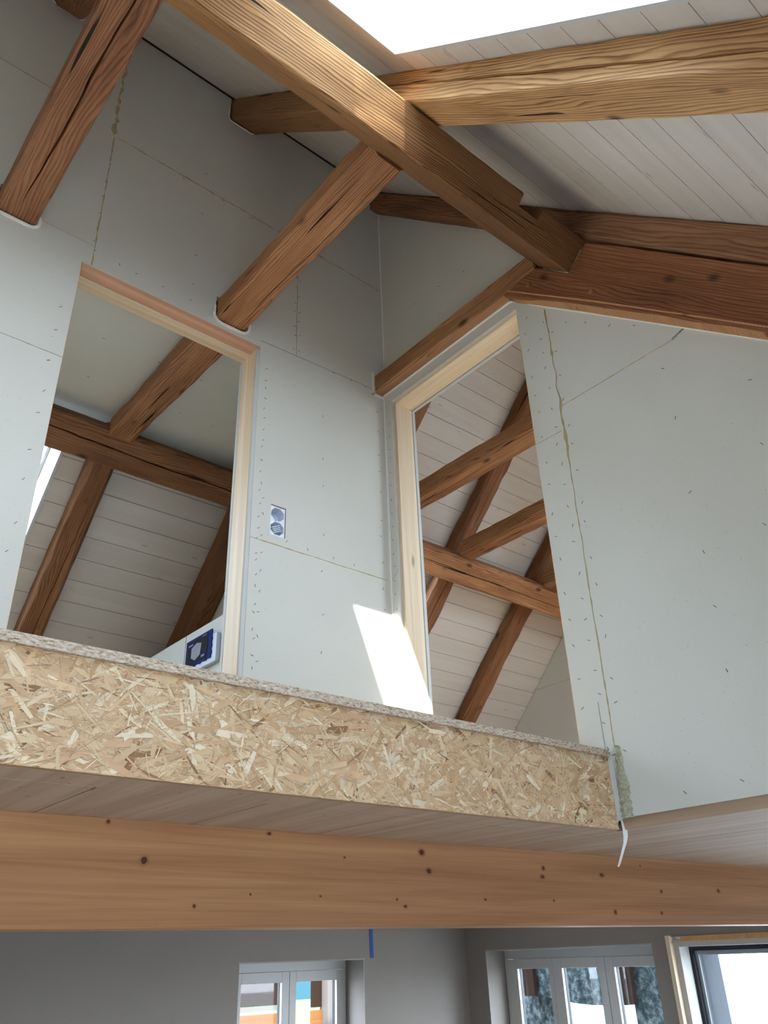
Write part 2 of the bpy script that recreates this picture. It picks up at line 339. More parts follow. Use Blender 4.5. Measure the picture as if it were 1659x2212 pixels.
def beam(name, P0, P1, w, h, zdir, material, cracks=None, wane=0.012, rough=0.004, seed=0, notch=None, dx=0.03, ncol=9, bow=0.0, parent=None, **k):
    """hewn timber; local X along its length, Z = zdir. faces: 0 bottom, 1 +Y side, 2 top, 3 -Y side.
    cracks: {face: [x0, x1, t0, t1, width, depth]}"""
    P0 = Vector(P0) + Vector((0, 0, ZC)); P1 = Vector(P1) + Vector((0, 0, ZC))
    X = (P1 - P0); L = X.length; X.normalize(); Z = Vector(zdir); Z = (Z - X * Z.dot(X)).normalized(); Y = Z.cross(X)
    mw = Matrix((X, Y, Z)).transposed().to_4x4(); mw.translation = P0
    cracks = cracks or {}
    n = max(6, int(L / dx)); xs = [L * i / n for i in range(n + 1)]
    if notch:
        for a in notch[:2]: xs += [a - 0.002, a + 0.002]
        xs = sorted(xs)
    rng = random.Random(seed)
    corners = [(-w / 2, -h / 2), (w / 2, -h / 2), (w / 2, h / 2), (-w / 2, h / 2)]
    vs = []; ring = None
    so = seed * 7.13
    for x in xs:
        cc = []
        for ci in range(4):
            q = noise.noise(Vector((x * 1.7, ci * 9.1 + so, 3.3)))
            q2 = noise.noise(Vector((x * 9.0, ci * 5.1 + so, 8.3)))
            cc.append(max(0.003, wane * (1 + 1.3 * q + 0.5 * q2)))
        pts = []
        for fi in range(4):
            a = Vector(corners[fi]); b = Vector(corners[(fi + 1) % 4]); fl = (b - a).length; d = (b - a) / fl
            nrm = Vector((d.y, -d.x))
            ts0 = cc[fi] / fl; ts1 = 1 - cc[(fi + 1) % 4] / fl
            cr = cracks.get(fi)
            if cr:
                xa, xb, t0, t1, cw, cd = cr
                s = (x - xa) / (xb - xa)
                vc = t0 + (t1 - t0) * min(1, max(0, s)) + 0.05 * noise.noise(Vector((x * 2.3, so, fi))) + 0.018 * noise.noise(Vector((x * 11, so, fi)))
                amp = max(0.0, math.sin(math.pi * min(1, max(0, s)))) ** 0.45 if 0 < s < 1 else 0
                amp *= 0.65 + 0.5 * abs(noise.noise(Vector((x * 3.1, so + 5, fi))))
                hw = max(0.0004, cw * amp / 2) / fl
                half = ncol // 2
                t_ = [ts0 + (vc - hw - ts0) * i / half for i in range(half + 1)] + [vc] + [vc + hw + (ts1 - vc - hw) * i / half for i in range(half + 1)]
                dep = [0] * (half + 1) + [cd * amp] + [0] * (half + 1)
            else:
                t_ = [ts0 + (ts1 - ts0) * i / ncol for i in range(ncol + 1)]; dep = [0] * (ncol + 1)
            for tt, dd in zip(t_, dep):
                p = a + d * (tt * fl)
                r = rough * (noise.noise(Vector((x * 2.2, p.x * 6 + so, p.y * 6))) + 0.5 * noise.noise(Vector((x * 9, p.x * 25 + so, p.y * 25))))
                p = p + nrm * (r - dd)
                pts.append(p)
        lift = bow * math.sin(math.pi * x / L)
        if notch and notch[0] <= x <= notch[1]:
            pts = [Vector((p.x, min(p.y, h / 2 - notch[2]))) for p in pts]
        base = len(vs)
        vs += [Vector((x, p.x, p.y + lift)) for p in pts]; ring = len(pts)
    fs = []
    nr = len(vs) // ring
    for i in range(nr - 1):
        for j in range(ring):
            k2 = (j + 1) % ring
            fs.append((i * ring + j, (i + 1) * ring + j, (i + 1) * ring + k2, i * ring + k2))
    c0 = len(vs); vs.append(Vector((0, 0, 0))); vs.append(Vector((L, 0, 0)))
    for j in range(ring):
        k2 = (j + 1) % ring
        fs.append((c0, j, k2)); fs.append((c0 + 1, (nr - 1) * ring + k2, (nr - 1) * ring + j))
    me = bpy.data.meshes.new(name); me.from_pydata(vs, [], fs)
    me.materials.append(material)
    for p in me.polygons: p.use_smooth = True
    bm = bmesh.new(); bm.from_mesh(me); bmesh.ops.recalc_face_normals(bm, faces=bm.faces); bm.to_mesh(me); bm.free()
    try: me.set_sharp_from_angle(angle=math.radians(32))
    except Exception: pass
    o = bpy.data.objects.new(name, me); COL.objects.link(o)
    if parent is not None:
        o.parent = parent; o.matrix_parent_inverse = W(parent).inverted()
    o.matrix_basis = mw
    return tag(o, **k)

def staples(mb, pts, axis, pos, mi, rng, size=0.0135):
    """little steel staples standing 0.6 mm proud of a board; axis = wall normal axis ('x' or 'y')"""
    for a, z in pts:
        th = rng.uniform(0.2, 1.3); th = th if rng.random() < 0.75 else -th
        dx, dz = math.cos(th) * size / 2, math.sin(th) * size / 2; w2 = 0.0010
        nx, nz = -math.sin(th) * w2, math.cos(th) * w2
        q = [(a - dx - nx, z - dz - nz), (a + dx - nx, z + dz - nz), (a + dx + nx, z + dz + nz), (a - dx + nx, z - dz + nz)]
        t0, t1 = pos, pos - 0.0009
        if axis == 'y': mb.hexa([(x, t0, y) for x, y in q] + [(x, t1, y) for x, y in q], mi)
        else: mb.hexa([(t0, x, y) for x, y in q] + [(t1, x, y) for x, y in q], mi)

def bead(mb, pts, axis, pos, width, mi, rng, lump=0.5, step=0.012, out=0.0018):
    """irregular adhesive line along a polyline of (a,z) on a wall"""
    for (a0, z0), (a1, z1) in zip(pts[:-1], pts[1:]):
        L = math.hypot(a1 - a0, z1 - z0); n = max(2, int(L / step)); d = ((a1 - a0) / L, (z1 - z0) / L); nn = (-d[1], d[0])
        prev = None
        for i in range(n + 1):
            s = i / n; p = (a0 + (a1 - a0) * s, z0 + (z1 - z0) * s)
            ww = width * (1 + lump * 2 * noise.noise(Vector((p[0] * 30, p[1] * 30, 1.1)))) / 2; ww = max(0.0006, ww)
            off = width * 0.8 * lump * noise.noise(Vector((p[0] * 14, p[1] * 14, 7.7)))
            L_ = (p[0] + nn[0] * (off - ww), p[1] + nn[1] * (off - ww)); R_ = (p[0] + nn[0] * (off + ww), p[1] + nn[1] * (off + ww))
            Cc = (p[0] + nn[0] * off, p[1] + nn[1] * off)
            if axis == 'y': cur = [(L_[0], pos - 0.0002, L_[1]), (Cc[0], pos - out, Cc[1]), (R_[0], pos - 0.0002, R_[1])]
            else: cur = [(pos - 0.0002, L_[0], L_[1]), (pos - out, Cc[0], Cc[1]), (pos - 0.0002, R_[0], R_[1])]
            if prev: mb.add(prev + cur, [(0, 1, 4, 3), (1, 2, 5, 4)], mi)
            prev = cur

# ------------------------------------------------------------------ the shell
XL, XR = -3.0, 6.1; YN, YF = -0.61, 6.07; ZF = -2.05; ZS = 0.34; ZU = 0.585
EX = 0.35
def breaks(lo, hi, vals): return sorted(set([lo, hi] + [v for v in vals if lo < v < hi]))

def roof(P, sk, name, first, parent_extra=None):
    mb = MB(); pitch = 0.15
    xb = [XL - EX, XR + EX]
    us = [first + pitch * k for k in range(-30, 60) if 0 < first + pitch * k < 5.3]
    us = [0.0] + us + [5.3]
    for a, b in zip(us[:-1], us[1:]):
        cuts = breaks(a, b, [s[2] for s in sk] + [s[3] for s in sk])
        for c, d in zip(cuts[:-1], cuts[1:]):
            c2 = c + 0.0016 if c == a else c; d2 = d - 0.0016 if d == b else d
            segs = [(XL - EX, XR + EX)]
            for s in sk:
                if s[2] - 1e-6 <= c and d <= s[3] + 1e-6:
                    segs = [q for x0, x1 in segs for q in (((x0, s[0]), (s[1], x1)) if x0 < s[0] < x1 else ((x0, x1),))]
            for x0, x1 in segs: mb.fbox(P, x0, x1, c2, d2, 0.0, 0.018, 0)
    xs = breaks(XL - EX, XR + EX, [v for s in sk for v in s[:2]]); ub = breaks(0, 5.3, [v for s in sk for v in s[2:]])
    mb.grid(P, xs, ub, sk, 0.0185, 0.30, 1)
    return mb.build(name, [M['plank'], M['roof_out']], kind='structure')
roof(PN, SKY_N, 'ceiling', 3.311 - 0.1483 * 20)
roof(PF, SKY_F, 'ceiling', 2.313)
# ridge capping so no light leaks
MB().prism_x([(2.735 - 0.36, 4.30), (2.735 - 0.22, 4.62), (2.735, 4.85), (2.735 + 0.22, 4.62), (2.735 + 0.36, 4.30), (2.735, 4.395 + 0.03)], XL - EX, XR + EX).build('trim_1', M['roof_out'], kind='structure')

def skylight(idx, P, s):
    a, b, u0, u1 = s
    r = empty('window_%d' % idx, P((a + b) / 2, u1, 0.0), kind='structure')
    th = 0.018; lo, hi = -0.010, 0.30
    mb = MB()
    mb.fbox(P, a, a + th, u0, u1, lo, hi); mb.fbox(P, b - th, b, u0, u1, lo, hi)
    mb.fbox(P, a + th, b - th, u0, u0 + th, lo, hi); mb.fbox(P, a + th, b - th, u1 - th, u1, lo, hi)
    mb.build('shaft_lining', M['white_paint'], r)
    f = 0.05; mb = MB(); a2, b2, c2, d2 = a + th, b - th, u0 + th, u1 - th
    mb.fbox(P, a2, a2 + f, c2, d2, 0.26, 0.31); mb.fbox(P, b2 - 0.02, b2, c2, d2, 0.26, 0.31)
    mb.fbox(P, a2 + f, b2 - 0.02, c2, c2 + 0.02, 0.26, 0.31); mb.fbox(P, a2 + f, b2 - 0.02, d2 - f, d2, 0.26, 0.31)
    mb.build('sash_frame', M['white_frame'], r, bevel=0.003)
    mb = MB(); mb.fbox(P, a - 0.05, a, u0 - 0.05, u1 + 0.05, 0.30, 0.345); mb.fbox(P, b, b + 0.05, u0 - 0.05, u1 + 0.05, 0.30, 0.345)
    mb.fbox(P, a, b, u0 - 0.05, u0, 0.30, 0.345); mb.fbox(P, a, b, u1, u1 + 0.05, 0.30, 0.345)
    mb.build('flashing', M['grey_metal'], r)
    MB().fbox(P, a2 + f - 0.005, b2 - 0.015, c2 + 0.015, d2 - f + 0.005, 0.283, 0.289).build('pane', M['glass'], r)
k = 1
for s in SKY_N: skylight(k, PN, s); k += 1
for s in SKY_F: skylight(k, PF, s); k += 1

rng = random.Random(5)
# --- wall A, under the ridge, with the left door opening
mb = MB()
hx = [(0.685, 1.583, ZU - 1, 2.662)]
ch = [(0.312, 0.478, 2.712, 2.865), (1.325, 1.505, 2.695, 2.84)]
rh = [(0.31, 0.455, 4.19, 4.5), (1.305, 1.46, 4.17, 4.5)]
holes = hx + ch + rh + [(1.682, 1.763, 1.651, 1.803)]
xs = breaks(XL, 2.40, [v for h in holes for v in h[:2]]); zs = breaks(ZU, 4.362, [v for h in holes for v in h[2:]])
mb.grid(lambda x, z, t: Vector((x, t, z)), xs, zs, holes, 2.70, 2.85, 0)
rs = random.Random(11); pts = []
def line_st(a0, z0, a1, z1, n, jit=0.006):
    return [(a0 + (a1 - a0) * (i + rs.uniform(-.25, .25)) / n + rs.uniform(-jit, jit), z0 + (z1 - z0) * (i + rs.uniform(-.2, .2)) / n + rs.uniform(-jit, jit)) for i in range(n)]
pts += line_st(1.62, 0.62, 1.62, 2.60, 34) + line_st(1.64, 0.62, 1.64, 1.9, 14) + line_st(0.64, 0.65, 0.64, 2.55, 13)
pts += line_st(1.75, 1.64, 2.33, 1.63, 4) + line_st(0.72, 2.75, 1.30, 2.73, 5) + line_st(2.33, 0.7, 2.33, 2.7, 16) + line_st(1.97, 0.7, 1.97, 2.6, 9)
pts += line_st(0.72, 2.8, 0.72, 3.5, 7) + line_st(1.78, 2.75, 1.78, 3.5, 9) + line_st(1.2, 2.8, 1.2, 3.9, 4) + line_st(0.45, 1.0, 0.45, 2.1, 5) + line_st(1.1, 3.5, 2.2, 3.5, 6)
pts += line_st(1.81, 2.75, 1.81, 3.5, 8) + line_st(2.05, 2.72, 2.35, 2.74, 3)
staples(mb, pts, 'y', 2.70, 1, rs)
bead(mb, [(0.70, 4.30), (0.71, 3.51)], 'y', 2.70, 0.013, 2, rs, 1.3, out=0.006)
bead(mb, [(0.716, 3.51), (0.726, 2.663)], 'y', 2.70, 0.006, 2, rs, 0.6)
bead(mb, [(0.73, 3.515), (1.40, 3.52), (2.38, 3.51)], 'y', 2.70, 0.008, 2, rs, 0.7)
bead(mb, [(1.79, 3.50), (1.795, 2.72)], 'y', 2.70, 0.002, 3, rs, 0.5)
bead(mb, [(1.583, 1.607), (2.36, 1.605)], 'y', 2.70, 0.0042, 2, rs, 0.7)
bead(mb, [(1.583, 2.70), (2.36, 2.742)], 'y', 2.70, 0.002, 3, rs, 0.5)
bead(mb, [(-1.0, 2.13), (0.685, 2.133)], 'y', 2.70, 0.0022, 3, rs, 0.5)
bead(mb, [(0.475, 2.775), (0.72, 2.776)], 'y', 2.70, 0.003, 2, rs, 0.5)
bead(mb, [(-1.2, 3.57), (0.62, 3.59)], 'y', 2.70, 0.0015, 3, rs, 0.5)
wallA = mb.build('wall_back', [M['plaster'], M['staple'], M['seam'], M['joint']], kind='structure')
# white lips of the cut-outs round the collar beams and rafters
def lip(name, x0, x1, zb, zt, r, thick=0.012, y0=2.688, y1=2.702, mt='white_trim', left=True, right=True):
    path = []
    if left: path.append((x0, zt))
    for i in range(7): a = math.pi + i / 6 * math.pi / 2; path.append((x0 + r + r * math.cos(a), zb + r + r * math.sin(a)))
    for i in range(7): a = 1.5 * math.pi + i / 6 * math.pi / 2; path.append((x1 - r + r * math.cos(a), zb + r + r * math.sin(a)))
    if right: path.append((x1, zt))
    mb = MB()
    for (ax, az), (bx, bz) in zip(path[:-1], path[1:]):
        d = Vector((bx - ax, bz - az)); 
        if d.length < 1e-6: continue
        n = Vector((d.y, -d.x)).normalized() * thick
        mb.hexa([(ax, y0, az), (bx, y0, bz), (bx + n.x, y0, bz + n.y), (ax + n.x, y0, az + n.y), (ax, y1, az), (bx, y1, bz), (bx + n.x, y1, bz + n.y), (ax + n.x, y1, az + n.y)])
    return mb.build(name, M[mt], wallA)
lip('cutout_edge', 0.312, 0.482, 2.716, 2.78, 0.03, y0=2.694)
lip('cutout_edge', 1.325, 1.508, 2.694, 2.78, 0.04, y0=2.694)
lip('cutout_edge', 1.300, 1.462, 4.166, 4.25, 0.025, 0.004, y0=2.696, mt='white_trim', right=False)
lip('cutout_edge', 0.303, 0.462, 4.186, 4.25, 0.03, 0.004, y0=2.696, mt='white_trim', right=False)
# black strip imitating the dark shadow gap where wall A meets the ceiling
MB().box(XL, 2.38, 2.690, 2.7005, 4.352, 4.362).build('gap_strip', M['dark'], wallA)

# timber lining of the left opening
d1 = empty('door_1', (1.13, 2.77, ZU), kind='structure')
MB().box(0.688, 1.5815, 2.704, 2.762, 2.640, 2.668).build('lintel', M['stud_red'], d1, bevel=0.002)
MB().box(0.688, 1.5815, 2.764, 2.838, 2.636, 2.668).build('lintel', M['stud_x'], d1, bevel=0.002, label='pale rear lintel board')
MB().box(1.563, 1.590, 2.712, 2.832, ZU + 0.002, 2.640).build('jamb', M['stud'], d1, bevel=0.002)
MB().box(0.678, 0.690, 2.712, 2.832, ZU + 0.002, 2.640).build('jamb', M['stud'], d1, bevel=0.002)
mb = MB().box(1.566, 1.5825, 2.701, 2.711, ZU, 2.64).box(1.562, 1.5825, 2.833, 2.851, ZU, 2.63)
mb.build('board_edge', M['plaster_edge'], d1)

# --- wall B with the right door opening
mb = MB(); X0, X1 = 2.381, 2.53
mb.prism_x([(YN, 0.375), (1.62, 0.375), (1.62, ZU), (1.734, ZU), (1.734, 2.735), (1.70, 2.70), (0.708, 1.785), (YN, 0.575)], X0, X1)
mb.prism_x([(1.734, 2.657), (2.70, 2.657), (2.70, 2.76), (1.734, 2.76)], X0, X1)
mb.prism_x([(2.64, ZU), (2.70, ZU), (2.70, 2.657), (2.64, 2.657)], X0, X1)
mb.prism_x([(1.40, 2.755), (2.70, 2.755), (2.70, 4.28), (1.40, 2.86)], X0 + 0.012, X1)
mb.prism_x([(2.705, ZU), (YF, ZU), (YF, 0.9), (2.75, 4.38), (2.705, 4.38)], X0 + 0.012, X1)
rs = random.Random(12); pts = []
pts += line_st(1.70, 0.75, 1.70, 2.6, 16) + line_st(1.625, 0.6, 1.625, 2.5, 20) + line_st(1.56, 0.6, 1.56, 2.5, 16) + line_st(1.15, 0.7, 1.10, 2.1, 6)
pts += line_st(1.0, 1.15, 1.45, 1.18, 1) + line_st(0.95, 0.8, 0.8, 1.9, 5) + line_st(0.9, 0.42, 1.56, 0.42, 4) + line_st(1.7, 2.55, 1.1, 2.1, 6) + line_st(2.67, 0.9, 2.67, 2.6, 22) + line_st(2.4, 3.2, 1.9, 3.1, 3)
staples(mb, pts, 'x', 2.381, 1, rs)
bead(mb, [(1.577, 2.54), (1.585, 1.75)], 'x', 2.381, 0.007, 2, rs, 1.3, out=0.004)
bead(mb, [(1.585, 1.75), (1.599, 0.6)], 'x', 2.381, 0.0045, 2, rs, 1.0, out=0.003)
bead(mb, [(1.598, 1.886), (1.734, 1.89)], 'x', 2.381, 0.002, 2, rs, 0.7)
bead(mb, [(1.575, 2.0), (1.30, 2.0), (1.03, 2.0)], 'x', 2.381, 0.004, 2, rs, 0.8)
bead(mb, [(1.05, 2.0), (0.985, 2.02)], 'x', 2.381, 0.010, 3, rs, 0.5)
bead(mb, [(1.635, 0.76), (1.635, 0.56)], 'x', 2.381, 0.0012, 3, rs, 0.4)
bead(mb, [(1.62, 0.572), (1.598, 0.575)], 'x', 2.381, 0.002, 3, rs, 0.4)
bead(mb, [(2.64, 1.65), (2.70, 1.60)], 'x', 2.381, 0.002, 2, rs, 0.7)
wallB = mb.build('wall_right', [M['plaster'], M['staple'], M['seam'], M['joint']], kind='structure')
# pale sealing line under the strut, thin line in the inner corner, lip round the collar pocket
mb = MB(); pl = [(1.775, 2.722), (1.74, 2.715), (1.60, 2.575), (1.30, 2.300), (0.70, 1.748), (0.0, 1.10), (YN, 0.54)]
for (a, b), (c, d) in zip(pl[:-1], pl[1:]):
    b -= 0.006; d -= 0.006
    mb.hexa([(2.376, a, b), (2.376, c, d), (2.376, c, d + 0.012), (2.376, a, b + 0.012), (2.383, a, b), (2.383, c, d), (2.383, c, d + 0.012), (2.383, a, b + 0.012)])
mb.hexa([(2.372, 1.765, 2.716), (2.372, 2.70, 2.716), (2.372, 2.70, 2.723), (2.372, 1.765, 2.723), (2.383, 1.765, 2.716), (2.383, 2.70, 2.716), (2.383, 2.70, 2.723), (2.383, 1.765, 2.723)])
mb.build('sealing_strip', M['white_trim'], wallB)
mb = MB().box(2.376, 2.384, 2.692, 2.702, 1.40, 2.69).box(2.388, 2.396, 2.693, 2.702, 2.84, 4.2)
mb.build('corner_bead', M['white_trim'], wallB)
MB().box(2.300, 2.306, 2.692, 2.701, 2.70, 2.85).box(2.300, 2.385, 2.692, 2.701, 2.700, 2.708).build('cutout_edge', M['white_trim'], wallB)
d2 = empty('door_2', (2.455, 2.19, ZU), kind='structure')
MB().box(2.397, 2.513, 1.734, 2.64, 2.640, 2.662).build('lintel', M['stud_y'], d2, bevel=0.002)
MB().box(2.397, 2.513, 2.622, 2.645, ZU + 0.002, 2.640).build('jamb', M['stud'], d2, bevel=0.002)
MB().box(2.397, 2.513, 1.729, 1.750, ZU + 0.002, 2.640).build('jamb', M['stud'], d2, bevel=0.002)
MB().box(2.515, 2.533, 2.620, 2.643, ZU, 2.655).box(2.515, 2.533, 1.734, 2.62, 2.636, 2.66).build('board_edge', M['plaster_edge'], d2)

# --- floors, soffit, outer walls
mb = MB(); mb.box(XL, 2.376, 1.62, 2.70, 0.571, 0.593, 0); 
floor = mb.build('floor', [M['chip_edge']], kind='structure')
MB().box(XL, XR, 2.70, YF, 0.50, 0.585).box(2.53, XR, YN, 2.70, 0.50, 0.585).box(XL, 2.53, 2.69, 2.86, 0.36, 0.585).build('floor', M['osb_core'], kind='structure')
MB().box(XL - EX, XR + EX, YN - EX, YF + EX, ZF - 0.2, ZF).build('floor', M['concrete'], kind='structure')
mb = MB()
x = 0.69 - 0.4275 * 9
while x < XR:
    a, b = max(XL, x + 0.0024), min(XR, x + 0.4275 - 0.0024)
    y0 = YN if b > 2.5 else 1.762
    if b > a:
        # each wide board shows three glued lamellas
        mb.box(a, b, y0, YF, ZS, ZS + 0.02)
    x += 0.4275
mb.box(XL, 2.395, 1.6505, 1.7575, ZS, ZS + 0.02)
mb.box(2.3915, 2.4045, YN, 1.630, ZS, 0.3765)
mb.box(XL, XR, 1.70, YF, ZS + 0.021, 0.49, 1); mb.box(2.405, XR, YN, 1.72, ZS + 0.021, 0.49, 1)
SK = [(0.626, 1.746), (0.692, 1.785), (0.84, 1.778), (0.871, 1.728), (0.919, 1.754), (0.798, 1.694), (0.995, 1.677), (0.557, 1.833), (0.594, 1.698), (0.694, 1.695), (0.937, 1.925), (0.797, 2.023), (1.088, 1.715), (1.343, 1.83), (1.46, 1.859), (1.544, 1.742), (1.403, 2.034), (0.605, 1.93)]
rk = random.Random(31); SK += [(rk.uniform(1.6, 4.5), rk.uniform(1.3, 2.1)) for _ in range(30)]; SK = [p for p in SK if p[0] > 2.42 or p[1] > 1.65]
for x, y in SK:
    n = 8; rr = rk.uniform(0.004, 0.008)
    mb.add([(x + rr * 0.6 * math.cos(6.283 * i / n), y + rr * 1.2 * math.sin(6.283 * i / n), ZS - 0.0002) for i in range(n)], [tuple(range(n))], 2)
mb.build('ceiling', [M['soffit'], M['roof_out'], M['knot_soffit']], kind='structure')

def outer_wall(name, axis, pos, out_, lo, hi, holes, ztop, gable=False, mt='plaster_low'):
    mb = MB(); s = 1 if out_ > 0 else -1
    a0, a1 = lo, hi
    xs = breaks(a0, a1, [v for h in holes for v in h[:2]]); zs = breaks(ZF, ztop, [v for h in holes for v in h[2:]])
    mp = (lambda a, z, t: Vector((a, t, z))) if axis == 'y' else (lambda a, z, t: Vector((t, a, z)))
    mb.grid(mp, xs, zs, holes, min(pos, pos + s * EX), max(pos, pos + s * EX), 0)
    if gable:
        x0, x1 = min(pos, pos + s * EX), max(pos, pos + s * EX)
        mb.prism_x([(YN, ztop), (YF, ztop), (YF, 0.93), (2.735, 4.41), (YN, 0.93)], x0, x1)
    return mb.build(name, M[mt], kind='structure')
H1 = (3.67, 4.875, -1.75, 0.0); H2 = (4.06, 5.81, -1.25, 0.032); H3 = (1.30, 3.91, -2.0, 0.077)
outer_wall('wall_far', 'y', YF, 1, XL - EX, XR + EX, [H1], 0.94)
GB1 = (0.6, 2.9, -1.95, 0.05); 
GU = (0.9, 2.6, 1.0, 2.2)  # unseen upper gable opening, added to light the right room
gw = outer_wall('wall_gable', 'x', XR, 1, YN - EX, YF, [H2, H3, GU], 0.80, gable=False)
NW = [(3.4, 4.6, -1.2, -0.05), (-1.0, 1.2, -1.5, -0.02)]  # unseen low windows behind the camera, added as fill light
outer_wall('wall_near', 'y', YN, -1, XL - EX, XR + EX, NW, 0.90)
LW = [(0.9, 1.9, -1.2, -0.05)]
mb = MB()
outer_wall('wall_left', 'x', XL, -1, YN - EX, YF, [LW[0]], 0.80, gable=True)
for a, b, c, d in NW: portal(((a + b) / 2, YN - 0.3, (c + d) / 2), (1, 0, 0), (0, 0, 1), b - a, d - c)
portal(((H1[0] + H1[1]) / 2, YF + 0.3, -0.9), (-1, 0, 0), (0, 0, 1), 1.2, 1.75)
portal((XR + 0.3, (H2[0] + H2[1]) / 2, -0.6), (0, 1, 0), (0, 0, 1), 1.75, 1.28)
portal((XR + 0.3, (H3[0] + H3[1]) / 2, -0.96), (0, 1, 0), (0, 0, 1), 2.6, 2.07)
portal((XL - 0.3, 1.4, -0.6), (0, -1, 0), (0, 0, 1), 1.0, 1.15)

def gable_tri(x0, x1, name, mats, zb=0.80, hole=GU, seam=None):
    y0, y1, z0, z1 = hole; mb = MB()
    zn = lambda y: 4.398 - 1.045 * (2.73 - y) - 0.005
    zf = lambda y: 4.398 - 1.045 * (y - 2.74) - 0.005
    mb.prism_x([(YN, zb), (y0, zb), (y0, zn(y0)), (YN, max(zb + .01, zn(YN)))], x0, x1)
    mb.prism_x([(y0, zb), (y1, zb), (y1, z0), (y0, z0)], x0, x1)
    mb.prism_x([(y0, max(z1, zn(y0))), (y0, z1), (y1, z1), (y1, zn(y1))], x0, x1) if z1 < zn(y0) else mb.prism_x([(y0, zn(y0)), (0.65, z1), (y1, z1), (y1, zn(y1))], x0, x1)
    mb.prism_x([(y1, zb), (YF, zb), (YF, max(zb + .01, zf(YF))), (2.735, 4.39), (y1, zn(y1))], x0, x1)
    if seam: seam(mb)
    return mb.build(name, mats, kind='structure')
gable_tri(XR, XR + EX, 'wall_gable', [M['plaster_low']])
portal((XR + 0.3, 1.75, 1.6), (0, 1, 0), (0, 0, 1), 1.7, 1.2)
# plain unseen windows; the gable and front ones are added for fill daylight
def unseen_window(idx, axis, pos, a, b, c, d, n=2):
    def bx(m, a0, a1, z0, z1, t0, t1):
        if axis == 'y': m.box(a0, a1, pos + t0, pos + t1, z0, z1)
        else: m.box(pos + t0, pos + t1, a0, a1, z0, z1)
    r = empty('window_%d' % idx, ((a + b) / 2, pos, c) if axis == 'y' else (pos, (a + b) / 2, c), kind='structure')
    m = MB(); f = 0.07
    bx(m, a, b, c, c + f, -.03, .03); bx(m, a, b, d - f, d, -.03, .03)
    for i in range(n + 1):
        xx = a + (b - a) * i / n; bx(m, max(a, xx - f / 2) if i else a, min(b, xx + f / 2 if i < n else b), c + f, d - f, -.03, .03) if 0 < i < n else bx(m, a if i == 0 else b - f, a + f if i == 0 else b, c + f, d - f, -.03, .03)
    m.build('frame', M['white_frame'], r)
    m = MB(); bx(m, a + f, b - f, c + f, d - f, -.004, .004); m.build('pane', M['glass'], r)
unseen_window(9, 'y', YN - 0.2, *NW[0], n=3); unseen_window(8, 'y', YN - 0.2, *NW[1])
unseen_window(10, 'x', XL - 0.2, *LW[0])

# gable plaster of the upper far room, with its joint
gable_tri(XR - 0.05, XR - 0.0005, 'wall_gable', [M['plaster'], M['seam']], ZU, seam=lambda m: bead(m, [(5.6, 2.20), (2.9, 2.22)], 'x', XR - 0.05, 0.004, 1, random.Random(3), 0.6))
unseen_window(15, 'x', XR + 0.15, *GU)

# flat plasterboard ceiling of the left room and its half-height boxing
mb = MB().box(XL, 2.392, 2.851, 4.16, 2.865, 2.885)
rs = random.Random(4); q = []
for yy in (3.0, 3.35, 3.7): q += [(0.5 + 0.28 * i + rs.uniform(-.05, .05), yy) for i in range(7)]
for a, y in q:
    mb.hexa([(a - .006, y - .001, 2.865), (a + .006, y - .001, 2.865), (a + .006, y + .001, 2.865), (a - .006, y + .001, 2.865), (a - .006, y - .001, 2.864), (a + .006, y - .001, 2.864), (a + .006, y + .001, 2.864), (a - .006, y + .001, 2.864)], 1)
mb.build('ceiling', [M['plaster'], M['staple']], kind='structure')
mb = MB().box(2.0, 2.39, 2.852, 5.35, ZU, 1.655)
bead(mb, [(4.06, 1.655), (4.06, 0.6)], 'x', 2.0, 0.0015, 1, random.Random(3), 0.3)
mb.build('wall_boxing', [M['plaster'], M['dark']], kind='structure')

# ------------------------------------------------------------------ old roof timbers
NN = Vector((0, -SN, CS)); SUP = Vector((0, CS, SN)); NF = Vector((0, SN, CS)); SDN = Vector((0, CS, -SN))
# near purlin, tilted with the roof: front-bottom arris (1.391, 2.582)
pc = Vector((0, 1.391, 2.582)) + SUP * 0.1095 + NN * 0.075
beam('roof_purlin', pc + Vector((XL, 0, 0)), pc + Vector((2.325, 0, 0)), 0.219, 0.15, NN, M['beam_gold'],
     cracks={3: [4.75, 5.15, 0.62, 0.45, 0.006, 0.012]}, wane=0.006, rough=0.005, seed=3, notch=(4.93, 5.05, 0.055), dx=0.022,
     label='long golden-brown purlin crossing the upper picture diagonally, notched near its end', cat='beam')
pf = Vector((0, 3.92, 2.74)) + SDN * 0.11 + NF * 0.075
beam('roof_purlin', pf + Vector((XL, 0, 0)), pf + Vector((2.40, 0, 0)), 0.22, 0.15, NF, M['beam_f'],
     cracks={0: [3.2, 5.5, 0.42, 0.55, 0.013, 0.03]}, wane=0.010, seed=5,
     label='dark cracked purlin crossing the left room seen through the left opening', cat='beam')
beam('roof_purlin', pf + Vector((2.535, 0, 0)), pf + Vector((XR - 0.05, 0, 0)), 0.22, 0.15, NF, M['beam_c'],
     cracks={0: [0.6, 3.4, 0.45, 0.62, 0.009, 0.03]}, wane=0.012, seed=6,
     label='brown cracked purlin crossing the room seen through the right opening', cat='beam')

